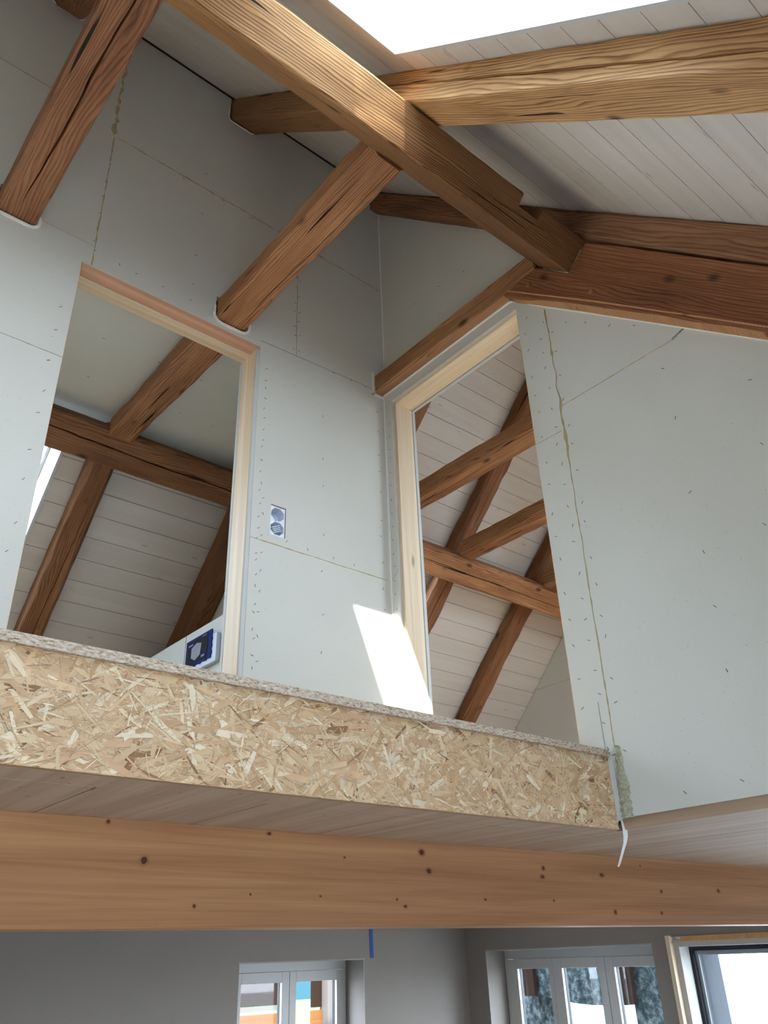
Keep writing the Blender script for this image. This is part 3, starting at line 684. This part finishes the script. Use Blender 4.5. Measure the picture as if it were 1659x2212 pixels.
# collar beams, horizontal along Y
def collar(x0, x1, zb, zt, y0, y1, m, label, seed, **k):
    return beam('collar_beam', ((x0 + x1) / 2, y0, (zb + zt) / 2), ((x0 + x1) / 2, y1, (zb + zt) / 2), x1 - x0, zt - zb, (0, 0, 1), m,
                seed=seed, label=label, cat='beam', **k)
collar(0.317, 0.473, 2.727, 2.86, 1.46, 3.93, M['beam_b'], 'reddish split collar beam at the upper left running into the back wall', 11,
       cracks={0: [0.05, 1.15, 0.45, 0.50, 0.013, 0.045], 1: [0.3, 1.1, 0.3, 0.5, 0.004, 0.02]}, wane=0.012)
collar(1.333, 1.495, 2.705, 2.838, 1.53, 3.93, M['beam_c'], 'collar beam from the golden purlin through the back wall beside the left opening', 12,
       cracks={0: [0.02, 1.12, 0.25, 0.30, 0.006, 0.03]}, wane=0.022)
cb = collar(2.320, 2.50, 2.724, 2.842, 1.56, 2.70, M['beam_c'], 'horizontal collar beam above the right door opening', 13, cracks={1: [0.1, 1.0, 0.5, 0.6, 0.005, 0.02]}, wane=0.007)
MB().box(2.326, 2.381, 1.70, 2.695, 2.7215, 2.730).build('pale_edge', M['pale_wood'], cb, label='paler orange underside')  # thin strip of paler wood under the collar
collar(3.30, 3.445, 2.733, 2.86, 1.53, 3.93, M['beam_c'], 'upper of the two parallel collar beams seen through the right opening', 14, cracks={0: [1.1, 2.3, 0.5, 0.45, 0.006, 0.03]}, wane=0.014)
collar(4.17, 4.325, 2.733, 2.86, 1.53, 3.90, M['beam_c'], 'lower pale-waned collar beam resting on the purlin through the right opening', 15, cracks={0: [0.8, 2.2, 0.5, 0.5, 0.004, 0.02]}, wane=0.022)
collar(5.17, 5.33, 2.733, 2.86, 1.53, 3.90, M['beam_b'], 'half-hidden dark collar beam end at the right edge of the right opening', 16, wane=0.014)

# rafters
RT = 0.128
def rafter(P, n, x0, x1, ua, ub, m, label, seed, depth=RT, **k):
    a = P((x0 + x1) / 2, ua, -depth / 2 - 0.001); b = P((x0 + x1) / 2, ub, -depth / 2 - 0.001)
    return beam('rafter', a, b, x1 - x0, depth, n, m, seed=seed, label=label, cat='beam', **k)
# near slope: start low, end at the ridge (local x runs up the slope)
UE = 4.75
rafter(PN, NN, 0.315, 0.455, UE, 0.12, M['beam_b'], 'dark rafter end meeting the back wall at the top left corner', 21)
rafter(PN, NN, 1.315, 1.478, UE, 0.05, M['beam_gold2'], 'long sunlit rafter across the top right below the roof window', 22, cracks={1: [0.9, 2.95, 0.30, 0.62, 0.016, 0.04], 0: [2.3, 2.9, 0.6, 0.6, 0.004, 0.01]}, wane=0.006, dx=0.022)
rafter(PN, NN, 2.325, 2.47, UE, 0.12, M['beam_b'], 'dark rafter along the right wall directly under the white ceiling boards', 23)
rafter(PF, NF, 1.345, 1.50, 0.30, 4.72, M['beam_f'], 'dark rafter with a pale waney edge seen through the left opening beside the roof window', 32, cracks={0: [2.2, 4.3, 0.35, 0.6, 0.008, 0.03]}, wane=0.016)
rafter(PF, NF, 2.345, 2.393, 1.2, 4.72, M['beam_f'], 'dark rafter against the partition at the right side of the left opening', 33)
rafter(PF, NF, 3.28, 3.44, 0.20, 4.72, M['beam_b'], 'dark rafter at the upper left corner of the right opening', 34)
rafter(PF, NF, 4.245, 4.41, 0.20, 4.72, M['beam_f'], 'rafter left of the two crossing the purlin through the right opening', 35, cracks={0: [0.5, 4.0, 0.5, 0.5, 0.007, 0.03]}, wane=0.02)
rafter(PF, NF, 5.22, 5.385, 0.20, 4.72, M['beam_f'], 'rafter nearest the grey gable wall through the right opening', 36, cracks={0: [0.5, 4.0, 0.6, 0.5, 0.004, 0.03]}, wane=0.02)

# principal strut under the wall-B rafter: tapered squared timber, local X along the slope
def strut(name, poly, x0, x1, m, label, seed, flip=1, div=0.05):
    a = Vector((0, poly[-1][0], poly[-1][1]))
    X = Vector((0, CS * flip, SN)); Z = Vector((0, -SN * flip, CS)); Y = Z.cross(X)
    loc = Vector(((x0 + x1) / 2, a.y, a.z))
    mw = Matrix((X, Y, Z)).transposed().to_4x4(); mw.translation = loc + Vector((0, 0, ZC)); inv = Matrix((X, Y, Z))
    mb = MB()
    # densify outline
    pts = []
    for (p, q) in zip(poly, poly[1:] + poly[:1]):
        L = math.hypot(q[0] - p[0], q[1] - p[1]); n = max(1, int(L / div))
        for i in range(n): pts.append((p[0] + (q[0] - p[0]) * i / n, p[1] + (q[1] - p[1]) * i / n))
    pts = [(y + 0.004 * noise.noise(Vector((y * 4, z * 4, seed))), z + 0.005 * noise.noise(Vector((y * 5, z * 5, seed + 4)))) for y, z in pts]
    vs = [Vector((x0, y, z)) for y, z in pts] + [Vector((x1, y, z)) for y, z in pts]; n = len(pts)
    vs = [inv @ (v - loc) for v in vs]
    fs = [tuple(range(n))[::-1], tuple(range(n, 2 * n))] + [(i, (i + 1) % n, n + (i + 1) % n, n + i) for i in range(n)]
    me = bpy.data.meshes.new(name); me.from_pydata(vs, [], fs); me.materials.append(m)
    bm = bmesh.new(); bm.from_mesh(me); bmesh.ops.recalc_face_normals(bm, faces=bm.faces)
    bm.to_mesh(me); bm.free()
    o = bpy.data.objects.new(name, me); COL.objects.link(o); o.matrix_basis = mw
    b = o.modifiers.new('bevel', 'BEVEL'); b.width = 0.006; b.segments = 2; b.limit_method = 'ANGLE'
    return tag(o, label=label, cat='beam')
gl = lambda y: 2.684 + 1.045 * (y - 1.282) - 0.008
st = strut('roof_strut', [(1.757, 2.722), (1.55, 2.737), (1.393, 2.578), (1.28, gl(1.28)), (0.6, gl(0.6)), (-0.45, gl(-0.45)), (-0.52, 0.66), (0.2, 1.305), (0.708, 1.765), (1.37, 2.384)],
      2.32, 2.50, M['beam_strut'], 'massive dark strut along the top of the right wall below its rafter', 3)
M['beam_pale'] = old_wood('pale_orange_edge', (0.20, 0.085, 0.035), (0.42, 0.21, 0.095), (0.56, 0.33, 0.17), 0.8, 0.3, 9)
mb = MB(); lo = [(1.728, 2.690), (1.60, 2.575), (1.37, 2.366), (1.30, 2.300), (0.708, 1.752), (0.2, 1.283), (-0.52, 0.63)]  # paler strip along the lower edge of the strut
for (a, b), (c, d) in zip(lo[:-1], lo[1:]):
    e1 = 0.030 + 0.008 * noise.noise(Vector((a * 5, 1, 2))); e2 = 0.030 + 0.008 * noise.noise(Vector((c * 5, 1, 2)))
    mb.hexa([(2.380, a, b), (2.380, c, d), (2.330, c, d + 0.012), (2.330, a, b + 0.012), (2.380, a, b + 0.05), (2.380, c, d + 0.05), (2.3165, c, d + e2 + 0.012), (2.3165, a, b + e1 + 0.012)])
mb.build('pale_edge', M['beam_pale'], st, label='paler orange lower edge')
# wooden pegs in the strut
for (y, z) in ((1.60, 2.665), (1.30, 2.395)):
    mb = MB(); n = 10
    ring = [(y + 0.011 * math.cos(2 * math.pi * i / n), z + 0.011 * math.sin(2 * math.pi * i / n)) for i in range(n)]
    mb.prism_x(ring, 2.310, 2.325); mb.build('wooden_peg', M['beam_c'], st, bevel=0.002)
strut('roof_strut', [(3.72, 2.74), (3.95, 2.99), (4.80, 2.06), (5.9, 0.87), (5.6, 0.70), (4.55, 1.945), (4.16, 2.34)][::-1],
      2.30, 2.39, M['beam_f'], 'dark strut under the rafter at the right side of the left opening', 5, flip=-1)

# ------------------------------------------------------------------ glulam beam, OSB fascia
GK = [(0.99, 0.244, 0.0149), (1.37, 0.331, 0.0081), (1.971, 0.307, 0.0129), (2.0, 0.25, 0.0167), (2.588, 0.279, 0.0128), (2.944, 0.266, 0.0161), (1.855, 0.163, 0.0072), (2.259, 0.168, 0.0079), (2.627, 0.17, 0.0064), (3.347, 0.214, 0.01), (3.812, 0.225, 0.0138), (2.998, 0.133, 0.014), (1.144, 0.138, 0.0077), (1.315, 0.169, 0.0048), (2.577, 0.249, 0.0127), (1.647, 0.278, 0.0051), (1.556, 0.168, 0.005), (3.222, 0.31, 0.0073), (1.889, 0.144, 0.009), (3.321, 0.131, 0.01), (0.881, 0.332, 0.0074), (0.2, 0.2, 0.012), (-0.6, 0.27, 0.01), (-1.4, 0.15, 0.012), (4.4, 0.2, 0.01), (5.1, 0.28, 0.012)]
mb = MB()
mb.box(XL, XR, 2.135, 2.275, 0.086, 0.3395)
rk = random.Random(21)
for x, z, rr in GK:     # knots lie flush in the face
    n = 12; ex = rk.uniform(0.55, 0.8); ez = rk.uniform(0.4, 0.7)
    ring = [(x + rr * ex * math.cos(2 * math.pi * i / n) * (1 + 0.15 * rk.uniform(-1, 1)), z + rr * ez * math.sin(2 * math.pi * i / n) * (1 + 0.15 * rk.uniform(-1, 1))) for i in range(n)]
    mb.add([(a, 2.1347, c) for a, c in ring], [tuple(range(n))], 1)
    big = [(x + (a - x) * 1.9, z + (c - z) * 1.7) for a, c in ring]
    mb.add([(a, 2.1349, c) for a, c in big], [tuple(range(n))], 2)
mb.build('glulam_beam', [M['glulam'], M['knot'], M['knot_halo']], label='smooth orange-brown glued spruce beam spanning the whole picture under the gallery', cat='beam')

def make_osb():
    rg = random.Random(77); x0, x1, z0, z1, y = XL, 2.378, 0.3405, 0.570, 1.632
    vs = [(x0, y, z0), (x1, y, z0), (x1, y + 0.018, z0), (x0, y + 0.018, z0), (x0, y, z1), (x1, y, z1), (x1, y + 0.018, z1), (x0, y + 0.018, z1)]
    fs = [(3, 2, 1, 0), (4, 5, 6, 7), (0, 1, 5, 4), (1, 2, 6, 5), (2, 3, 7, 6), (3, 0, 4, 7)]
    cols = [(0.36, 0.22, 0.11)] * 6
    pal = [(0.66, 0.46, 0.27), (0.70, 0.51, 0.31), (0.60, 0.39, 0.215), (0.76, 0.60, 0.41), (0.54, 0.34, 0.18), (0.68, 0.48, 0.285), (0.80, 0.67, 0.49), (0.60, 0.38, 0.225), (0.65, 0.43, 0.25), (0.70, 0.52, 0.32)]
    N = 9000
    for i in range(N):
        f = i / N
        cx = rg.uniform(0.25, x1) if rg.random() < 0.94 else rg.uniform(x0, 0.25); cz = rg.uniform(z0, z1)
        L = rg.uniform(0.03, 0.10) * (1.4 if rg.random() < 0.2 else 0.9); wd = rg.choice([0.0007, 0.0012, 0.002, 0.0035, 0.006, 0.011, 0.020]) * rg.uniform(0.7, 1.2)
        if f > 0.6: wd *= 0.75
        if f < 0.25: wd *= 1.8
        th = rg.gauss(0, 0.75)
        if rg.random() < 0.12: th = rg.uniform(-1.5, 1.5)
        c, s = math.cos(th), math.sin(th)
        yy = y - 0.0004 - 0.0026 * f - rg.uniform(0, 0.0006)
        ti = rg.uniform(-0.0009, 0.0009); tw = rg.uniform(-0.0006, 0.0006)
        j = lambda: rg.uniform(0.6, 1.0)
        loc = [(-L / 2, -wd / 2 * j()), (-L * 0.1, -wd / 2), (L / 2 * j(), -wd / 2 * j()), (L / 2, wd / 2 * j()), (L * 0.1, wd / 2), (-L / 2 * j(), wd / 2 * j())]
        b = len(vs)
        for (u, v) in loc:
            px = cx + u * c - v * s; pz = cz + u * s + v * c
            px = min(max(px, x0), x1); pz = min(max(pz, z0), z1)
            vs.append((px, yy + ti * u / L * 2 + tw * v / wd * 2, pz))
        fs.append(tuple(range(b + 5, b - 1, -1)))
        col = rg.choice(pal); k = rg.uniform(0.90, 1.08)
        if rg.random() < (0.07 if wd < 0.003 else 0.02): col = (0.30, 0.155, 0.075); k = 1
        cols.append(tuple(min(1, q * k * 1.07) for q in col))
    org = Vector(((x0 + x1) / 2, y, z0))
    me = bpy.data.meshes.new('osb_panel'); me.from_pydata([Vector(v) - org for v in vs], [], fs); me.materials.append(M['osb'])
    at = me.color_attributes.new('strand', 'FLOAT_COLOR', 'CORNER')
    i = 0
    for p, c in zip(me.polygons, cols):
        for _ in p.loop_indices: at.data[i].color = (*c, 1); i += 1
    o = bpy.data.objects.new('osb_panel', me); COL.objects.link(o); o.location = org + Vector((0, 0, ZC))
    return tag(o, label='long strand board panel facing the edge of the gallery floor', cat='board')
make_osb()

# ------------------------------------------------------------------ small things
# recessed double socket box in wall A
sk = empty('socket_box', (1.7225, 2.70, 1.650), label='white recessed double socket box in the back wall between the two openings', cat='socket box')
sx0, sx1, sz0, sz1 = 1.683, 1.762, 1.652, 1.802
MB().box(sx0, sx1, 2.775, 2.779, sz0, sz1).build('back_shell', M['dark'], sk)
M['plastic_deep'] = mat('white_plastic_inner', (0.50, 0.55, 0.66), 0.5, 0.3)
def octo(cx, cz, r, sy=1.0): return [(cx + r * math.cos(math.pi / 8 + i * math.pi / 4), cz + sy * r * math.sin(math.pi / 8 + i * math.pi / 4)) for i in range(8)]
rx0, rx1, yr = sx0 + 0.001, sx1 - 0.003, 2.7035
mbr = MB(); mbc = MB()
for cz, za, zb in ((1.6905, sz0 + 0.001, 1.7265), (1.7620, 1.7265, sz1 - 0.004)):
    o8 = octo(1.7215, cz, 0.0365, 0.93)
    rect = [(rx1, (cz + zb) / 2), ((rx1 + 1.7215) / 2 + .008, zb), ((rx0 + 1.7215) / 2 - .008, zb), (rx0, (cz + zb) / 2), (rx0, (cz + za) / 2), ((rx0 + 1.7215) / 2 - .008, za), ((rx1 + 1.7215) / 2 + .008, za), (rx1, (cz + za) / 2)]
    mbr.add([(x, yr, z) for x, z in rect] + [(x, yr + 0.0015, z) for x, z in o8], [(i, (i + 1) % 8, 8 + (i + 1) % 8, 8 + i) for i in range(8)])
    mbr.add([(rx1, yr, zb), (rx1, yr, (cz + zb) / 2), ((rx1 + 1.7215) / 2 + .008, yr, zb), (rx0, yr, zb), ((rx0 + 1.7215) / 2 - .008, yr, zb), (rx0, yr, (cz + zb) / 2),
             (rx0, yr, za), (rx0, yr, (cz + za) / 2), ((rx0 + 1.7215) / 2 - .008, yr, za), (rx1, yr, za), ((rx1 + 1.7215) / 2 + .008, yr, za), (rx1, yr, (cz + za) / 2)], [(0, 1, 2), (3, 4, 5), (6, 7, 8), (9, 10, 11)])
    i8 = octo(1.7215, cz, 0.030, 0.93)
    mbc.add([(x, yr + 0.0015, z) for x, z in o8] + [(x, 2.745, z) for x, z in i8], [(i, (i + 1) % 8, 8 + (i + 1) % 8, 8 + i) for i in range(8)] + [tuple(range(8, 16))])
mbr.build('rim', M['plastic'], sk); mbc.build('cup', M['plastic_deep'], sk)
for i in range(4):
    mb = MB(); q = [(1.700 + .003 * i, 1.694 - .008 * i), (1.738 + .003 * i, 1.712 - .008 * i), (1.738 + .003 * i, 1.7155 - .008 * i), (1.700 + .003 * i, 1.6975 - .008 * i)]
    mb.hexa([(x, 2.712, z) for x, z in q] + [(x, 2.742, z) for x, z in q]); mb.build('rib', M['plastic'], sk)
for x, z in ((1.712, 1.7275), (1.741, 1.680)):
    MB().prism_y(octo(x, z, 0.0038), 2.7005, 2.7065).build('screw', M['screw'], sk)

# framed device with blue packaging on the boxing in the left room
pk = empty('covered_wall_unit', (2.0, 3.84, 1.40), label='pale wall unit with torn blue printed cover on the boxing in the left room', cat='wall unit')
MB().box(1.975, 1.999, 3.655, 3.975, 1.395, 1.555).build('housing', M['plastic_deep'], pk, bevel=0.004)
# blue sheet with a wavy torn right/lower edge
def wavy_sheet():
    y0, y1, z0, z1 = 3.985, 3.70, 1.425, 1.585; pts = [(y0, z1), (y0, z0)]
    for i in range(1, 14): pts.append((y0 + (y1 - y0) * i / 14, z0 + 0.004 * math.sin(i * 2.2) ))
    for i in range(0, 15): pts.append((y1 + 0.005 * math.sin(i * 1.9), z0 + (z1 - z0) * i / 14))
    return pts
MB().prism_x(wavy_sheet(), 1.9690, 1.9745).build('blue_cover', M['pack_blue'], pk)
mb = MB(); mb.prism_x([(3.962, 1.572), (3.962, 1.437), (3.75, 1.437), (3.735, 1.50), (3.74, 1.575)], 1.9675, 1.9688)
mb.build('printed_field', M['pack_dark'], pk)
MB().prism_x([(3.915, 1.53), (3.915, 1.475), (3.870, 1.452), (3.815, 1.470), (3.805, 1.535), (3.86, 1.548)], 1.9655, 1.9672).build('printed_picture', M['pack_grey'], pk)
mb = MB().prism_x([(3.95, 1.555), (3.95, 1.545), (3.90, 1.545), (3.90, 1.555)], 1.9655, 1.9672)
mb.build('printed_text_block', M['pack_light'], pk); mb = MB()
mb.prism_x([(3.80, 1.570), (3.80, 1.566), (3.755, 1.566), (3.755, 1.570)], 1.9655, 1.9672).build('printed_text_block', M['pack_light'], pk); mb = MB().prism_x([(3.80, 1.462), (3.80, 1.450), (3.765, 1.450), (3.765, 1.462)], 1.9655, 1.9672)
mb.build('printed_text_block', M['pack_light'], pk)

# blue tape hanging below the glulam beam
mb = MB(); zt, zb = 0.086, -0.0
p = [(4.942, 6.066, 0.24), (4.977, 6.066, 0.24), (4.983, 6.066, 0.012), (4.950, 6.066, 0.012)]
mb.add(p + [(x, y - 0.0012, z) for x, y, z in p], [(0, 1, 2, 3), (7, 6, 5, 4), (0, 4, 5, 1), (1, 5, 6, 2), (2, 6, 7, 3), (3, 7, 4, 0)])
mb.build('blue_tape', M['blue_tape'], label='short strip of blue tape on the lower back wall just under the glued beam', cat='tape')

# mineral wool squeezed out of the wall joint at the end of the OSB panel
rg = random.Random(9); mb = MB()
n = 34; rings = []
for i in range(n + 1):
    s = i / n; z = 0.372 + (0.600 - 0.372) * s; ww = (0.022 * (1 - s) ** 0.5 + 0.004) * (1 + 0.25 * rg.uniform(-1, 1)); yc = 1.592 - 0.006 * s + 0.002 * rg.uniform(-1, 1)
    rings.append([(2.380, yc + ww, z), (2.380 - 0.006 - 0.008 * rg.random(), yc + ww * 0.5, z), (2.380 - 0.008 - 0.010 * rg.random(), yc, z), (2.380 - 0.006 - 0.008 * rg.random(), yc - ww * 0.6, z), (2.380, yc - ww, z)])
for a, b in zip(rings[:-1], rings[1:]): mb.add(a + b, [(j, j + 1, j + 6, j + 5) for j in range(4)])
for i in range(130):   # fibres
    z = rg.uniform(0.37, 0.60); y = 1.592 + rg.uniform(-0.022, 0.020) * (1.1 - (z - 0.37) / 0.25); x = 2.372
    d = Vector((-rg.uniform(0.2, 1), rg.uniform(-1, 1), rg.uniform(-1, 1))).normalized() * rg.uniform(0.006, 0.018); q = Vector((0, 0.0007, 0.0007))
    a = Vector((x, y, z)); mb.add([a - q, a + q, a + d + q * 0.3, a + d - q * 0.3], [(0, 1, 2, 3)])
mb.build('insulation_tuft', M['wool'], smooth=False, label='yellowish strip of insulation bulging from the wall joint beside the panel end', cat='insulation', kind=None)
# gypsum strip between the OSB end and the wool, and its white tail hanging down
mb = MB().prism_x([(1.630, 0.575), (1.612, 0.575), (1.606, 0.372), (1.632, 0.366)], 2.3765, 2.3815)
mb.build('board_offcut', M['plaster_edge'], label='narrow pale plasterboard strip upright between panel end and insulation', cat='board')
mb = MB(); path = [(2.392, 1.624, 0.372, 0.012), (2.392, 1.620, 0.345, 0.016), (2.385, 1.617, 0.320, 0.015), (2.372, 1.614, 0.300, 0.009), (2.350, 1.612, 0.275, 0.006), (2.325, 1.610, 0.245, 0.004), (2.308, 1.609, 0.226, 0.001)]
for (a, b) in zip(path[:-1], path[1:]):
    def sec(p): return [(p[0] - p[3] * .55, p[1] + 0.001, p[2]), (p[0] + p[3] * .55, p[1] - 0.004, p[2]), (p[0] + p[3] * .55, p[1] - 0.005, p[2]), (p[0] - p[3] * .55, p[1] - 0.0005, p[2])]
    A, B = sec(a), sec(b); mb.add(A + B, [(j, (j + 1) % 4, 4 + (j + 1) % 4, 4 + j) for j in range(4)])
mb.build('paper_strip', M['paper'], label='thin white curling paper strip dangling from the corner of the gallery edge', cat='paper strip')

# ------------------------------------------------------------------ lower windows in sight
def casement(idx, axis, pos, edges, ztop, zbot, glasses, outer, gy=0.02, head=0.0, sgn=1):
    """edges: sash boundaries along the wall; glasses: visible glass ranges"""
    def bx(m, a0, a1, z0, z1, t0, t1, mi=0):
        a0, a1 = min(a0, a1), max(a0, a1)
        if axis == 'y': m.box(a0, a1, pos + t0, pos + t1, z0, z1, mi)
        else: m.box(pos + t0, pos + t1, a0, a1, z0, z1, mi)
    c = (outer[0] + outer[1]) / 2
    r = empty('window_%d' % idx, (c, pos, zbot) if axis == 'y' else (pos, c, zbot), kind='structure')
    m = MB(); bx(m, outer[0], outer[1], ztop, outer[2], 0.012, 0.07); bx(m, outer[0], edges[0], zbot, ztop, 0.012, 0.07); bx(m, edges[-1], outer[1], zbot, ztop, 0.012, 0.07); bx(m, outer[0], outer[1], zbot - 0.05, zbot, 0.012, 0.07)
    m.build('frame', M['white_frame'], r)
    for (e0, e1), (g0, g1) in zip(zip(edges[:-1], edges[1:]), glasses):
        e0_, e1_ = sorted((e0, e1)); g0_, g1_ = sorted((g0, g1)); zt = ztop - 0.078; zb = zbot + 0.09
        m = MB(); e = 0.0015
        bx(m, e0_ + e, g0_, zbot + e, ztop - e, 0, 0.06); bx(m, g1_, e1_ - e, zbot + e, ztop - e, 0, 0.06); bx(m, g0_, g1_, zt, ztop - e, 0, 0.06); bx(m, g0_, g1_, zbot + e, zb, 0, 0.06)
        s_ = m.build('sash', M['white_frame'], r, bevel=0.003)
        m = MB(); bx(m, g0_ + .0002, g0_ + 0.004, zb, zt, 0.03, 0.058); bx(m, g1_ - 0.004, g1_ - .0002, zb, zt, 0.03, 0.058)
        m.build('gasket', M['gasket'], s_)
        m = MB(); bx(m, g0_, g1_, zb, zt, 0.059, 0.063); m.build('pane', M['glass'], s_)
    return r
casement(12, 'y', YF + 0.23, [3.77, 4.287, 4.845], -0.063, -1.70, [(3.835, 4.214), (4.353, 4.766)], (3.70, 4.87, 0.0))
casement(13, 'x', XR + 0.225, [5.80, 5.245, 4.69, 4.135], -0.040, -1.22, [(5.655, 5.293), (5.145, 4.765), (4.60, 4.20)], (5.81, 4.06, 0.03))
# reveal trims of those two openings (slightly proud plaster beads)
MB().box(3.66, 4.885, YF - 0.004, YF, 0.0, 0.010).box(4.875, 4.882, YF - 0.004, YF, -1.7, 0.0).build('trim_2', M['bead_grey'], kind='structure')
MB().box(XR - 0.004, XR, 4.05, 5.82, 0.032, 0.042).box(XR - 0.004, XR, 5.81, 5.82, -1.2, 0.032).build('trim_3', M['bead_grey'], kind='structure')
# large opening on the right: timber head, metal frame, black gasket
w3 = empty('window_14', (XR + 0.2, 2.6, -2.0), kind='structure')
MB().box(XR - 0.012, XR + 0.10, 1.30, 3.80, 0.045, 0.079).build('head_board', M['orange_timber'], w3)
MB().box(XR - 0.03, XR + 0.02, 3.882, 3.915, -2.0, 0.085).build('edge_board', M['stud'], w3)
MB().box(XR + 0.02, XR + 0.16, 3.84, 3.905, -2.0, 0.06).box(XR + 0.02, XR + 0.16, 1.3, 3.84, 0.008, 0.06).build('frame', M['white_frame'], w3, bevel=0.004)
MB().box(XR + 0.15, XR + 0.20, 3.815, 3.85, -2.0, 0.010).box(XR + 0.15, XR + 0.20, 1.3, 3.815, -0.020, 0.010).build('gasket', M['gasket'], w3)
MB().box(XR + 0.18, XR + 0.225, 3.785, 3.818, -2.0, -0.018).box(XR + 0.18, XR + 0.225, 1.3, 3.785, -0.05, -0.018).build('sash', M['grey_metal'], w3, bevel=0.004)
MB().box(XR + 0.20, XR + 0.205, 1.3, 3.79, -2.0, -0.04).build('pane', M['glass'], w3)
MB().box(XR + 0.24, XR + 0.42, 3.66, 3.84, -2.0, 0.0).build('post', M['plastic'], w3)

# ------------------------------------------------------------------ outdoors
MB().box(-60, 120, -60, 110, -2.45, -2.30).build('ground', M['terrace'], kind='structure')
mg = [(4, 14), (12.5, 14), (58, 75), (8, 75)]
MB().add([(x, y, -2.30) for x, y in mg] + [(x, y, -2.26) for x, y in mg], [(3, 2, 1, 0), (4, 5, 6, 7), (0, 1, 5, 4), (1, 2, 6, 5), (2, 3, 7, 6), (3, 0, 4, 7)]).build('ground', M['grass'], kind='structure')
mb = MB(); nx, ny = 40, 16; P = []
for j in range(ny + 1):
    for i in range(nx + 1):
        x = 12 + 46 * i / nx; y = 40 + 70 * j / ny
        P.append((x, y + 12, -2.35 + (j / ny) ** 1.3 * 22 * (0.7 + 0.5 * noise.noise(Vector((x * 0.03, y * 0.03, 0))))))
mb.add(P, [(j * (nx + 1) + i, j * (nx + 1) + i + 1, (j + 1) * (nx + 1) + i + 1, (j + 1) * (nx + 1) + i) for j in range(ny) for i in range(nx)])
mb.build('hillside', M['forest'], smooth=True, label='blue-green wooded hillside far behind the lower left window', cat='hill')
# neighbouring timber barn seen through window 1
nb = empty('barn', (5.0, 9.2, -2.3), label='dark timber barn wall outside the lower left window', cat='building')
MB().box(3.0, 6.17, 9.0, 9.05, -0.42, 1.2).box(6.46, 6.585, 9.0, 9.05, -0.47, 1.2).build('upper_wall', M['dark_board'], nb)
MB().box(3.0, 6.17, 8.97, 9.05, -0.47, -0.425).build('ledge', M['grey_post'], nb)
MB().box(3.0, 6.17, 9.0, 9.05, -2.3, -0.50).box(6.455, 6.60, 9.0, 9.05, -2.3, -0.50).build('lower_wall', M['barn_orange'], nb)
MB().box(6.60, 6.76, 8.9, 9.06, -2.3, 1.2).build('post', M['grey_post'], nb)
# stone porch with a shallow arch outside window 2
arch = [(7.42, -2.3), (7.40, -0.43)]
for i in range(1, 12):
    s = i / 12; arch.append((7.40 + (6.06 - 7.40) * s, -0.43 - 0.10 * math.sin(math.pi * min(1, s * 1.25) * 0.6)))
arch += [(6.06, -0.515), (6.06, -2.3)]
poly = [(9.5, -2.3), (9.5, 2.2), (5.5, 2.2), (5.5, -2.3)] + arch[::-1]
MB().prism_x(poly[:4] + arch[::-1], 8.6, 9.0).build('stone_porch', M['stone'], label='rough grey stone porch wall with a shallow arch outside the three-sash window', cat='wall')
for y0, y1, zb in ((7.36, 7.52, -0.44), (5.99, 6.12, -0.51)):
    MB().box(8.50, 8.56, y0, y1, zb, 2.2).build('porch_board', M['dark_board'], label=('dark board left of the stone arch' if y0 > 7 else 'dark board right of the stone arch') + ' outside the three-sash window', cat='board')
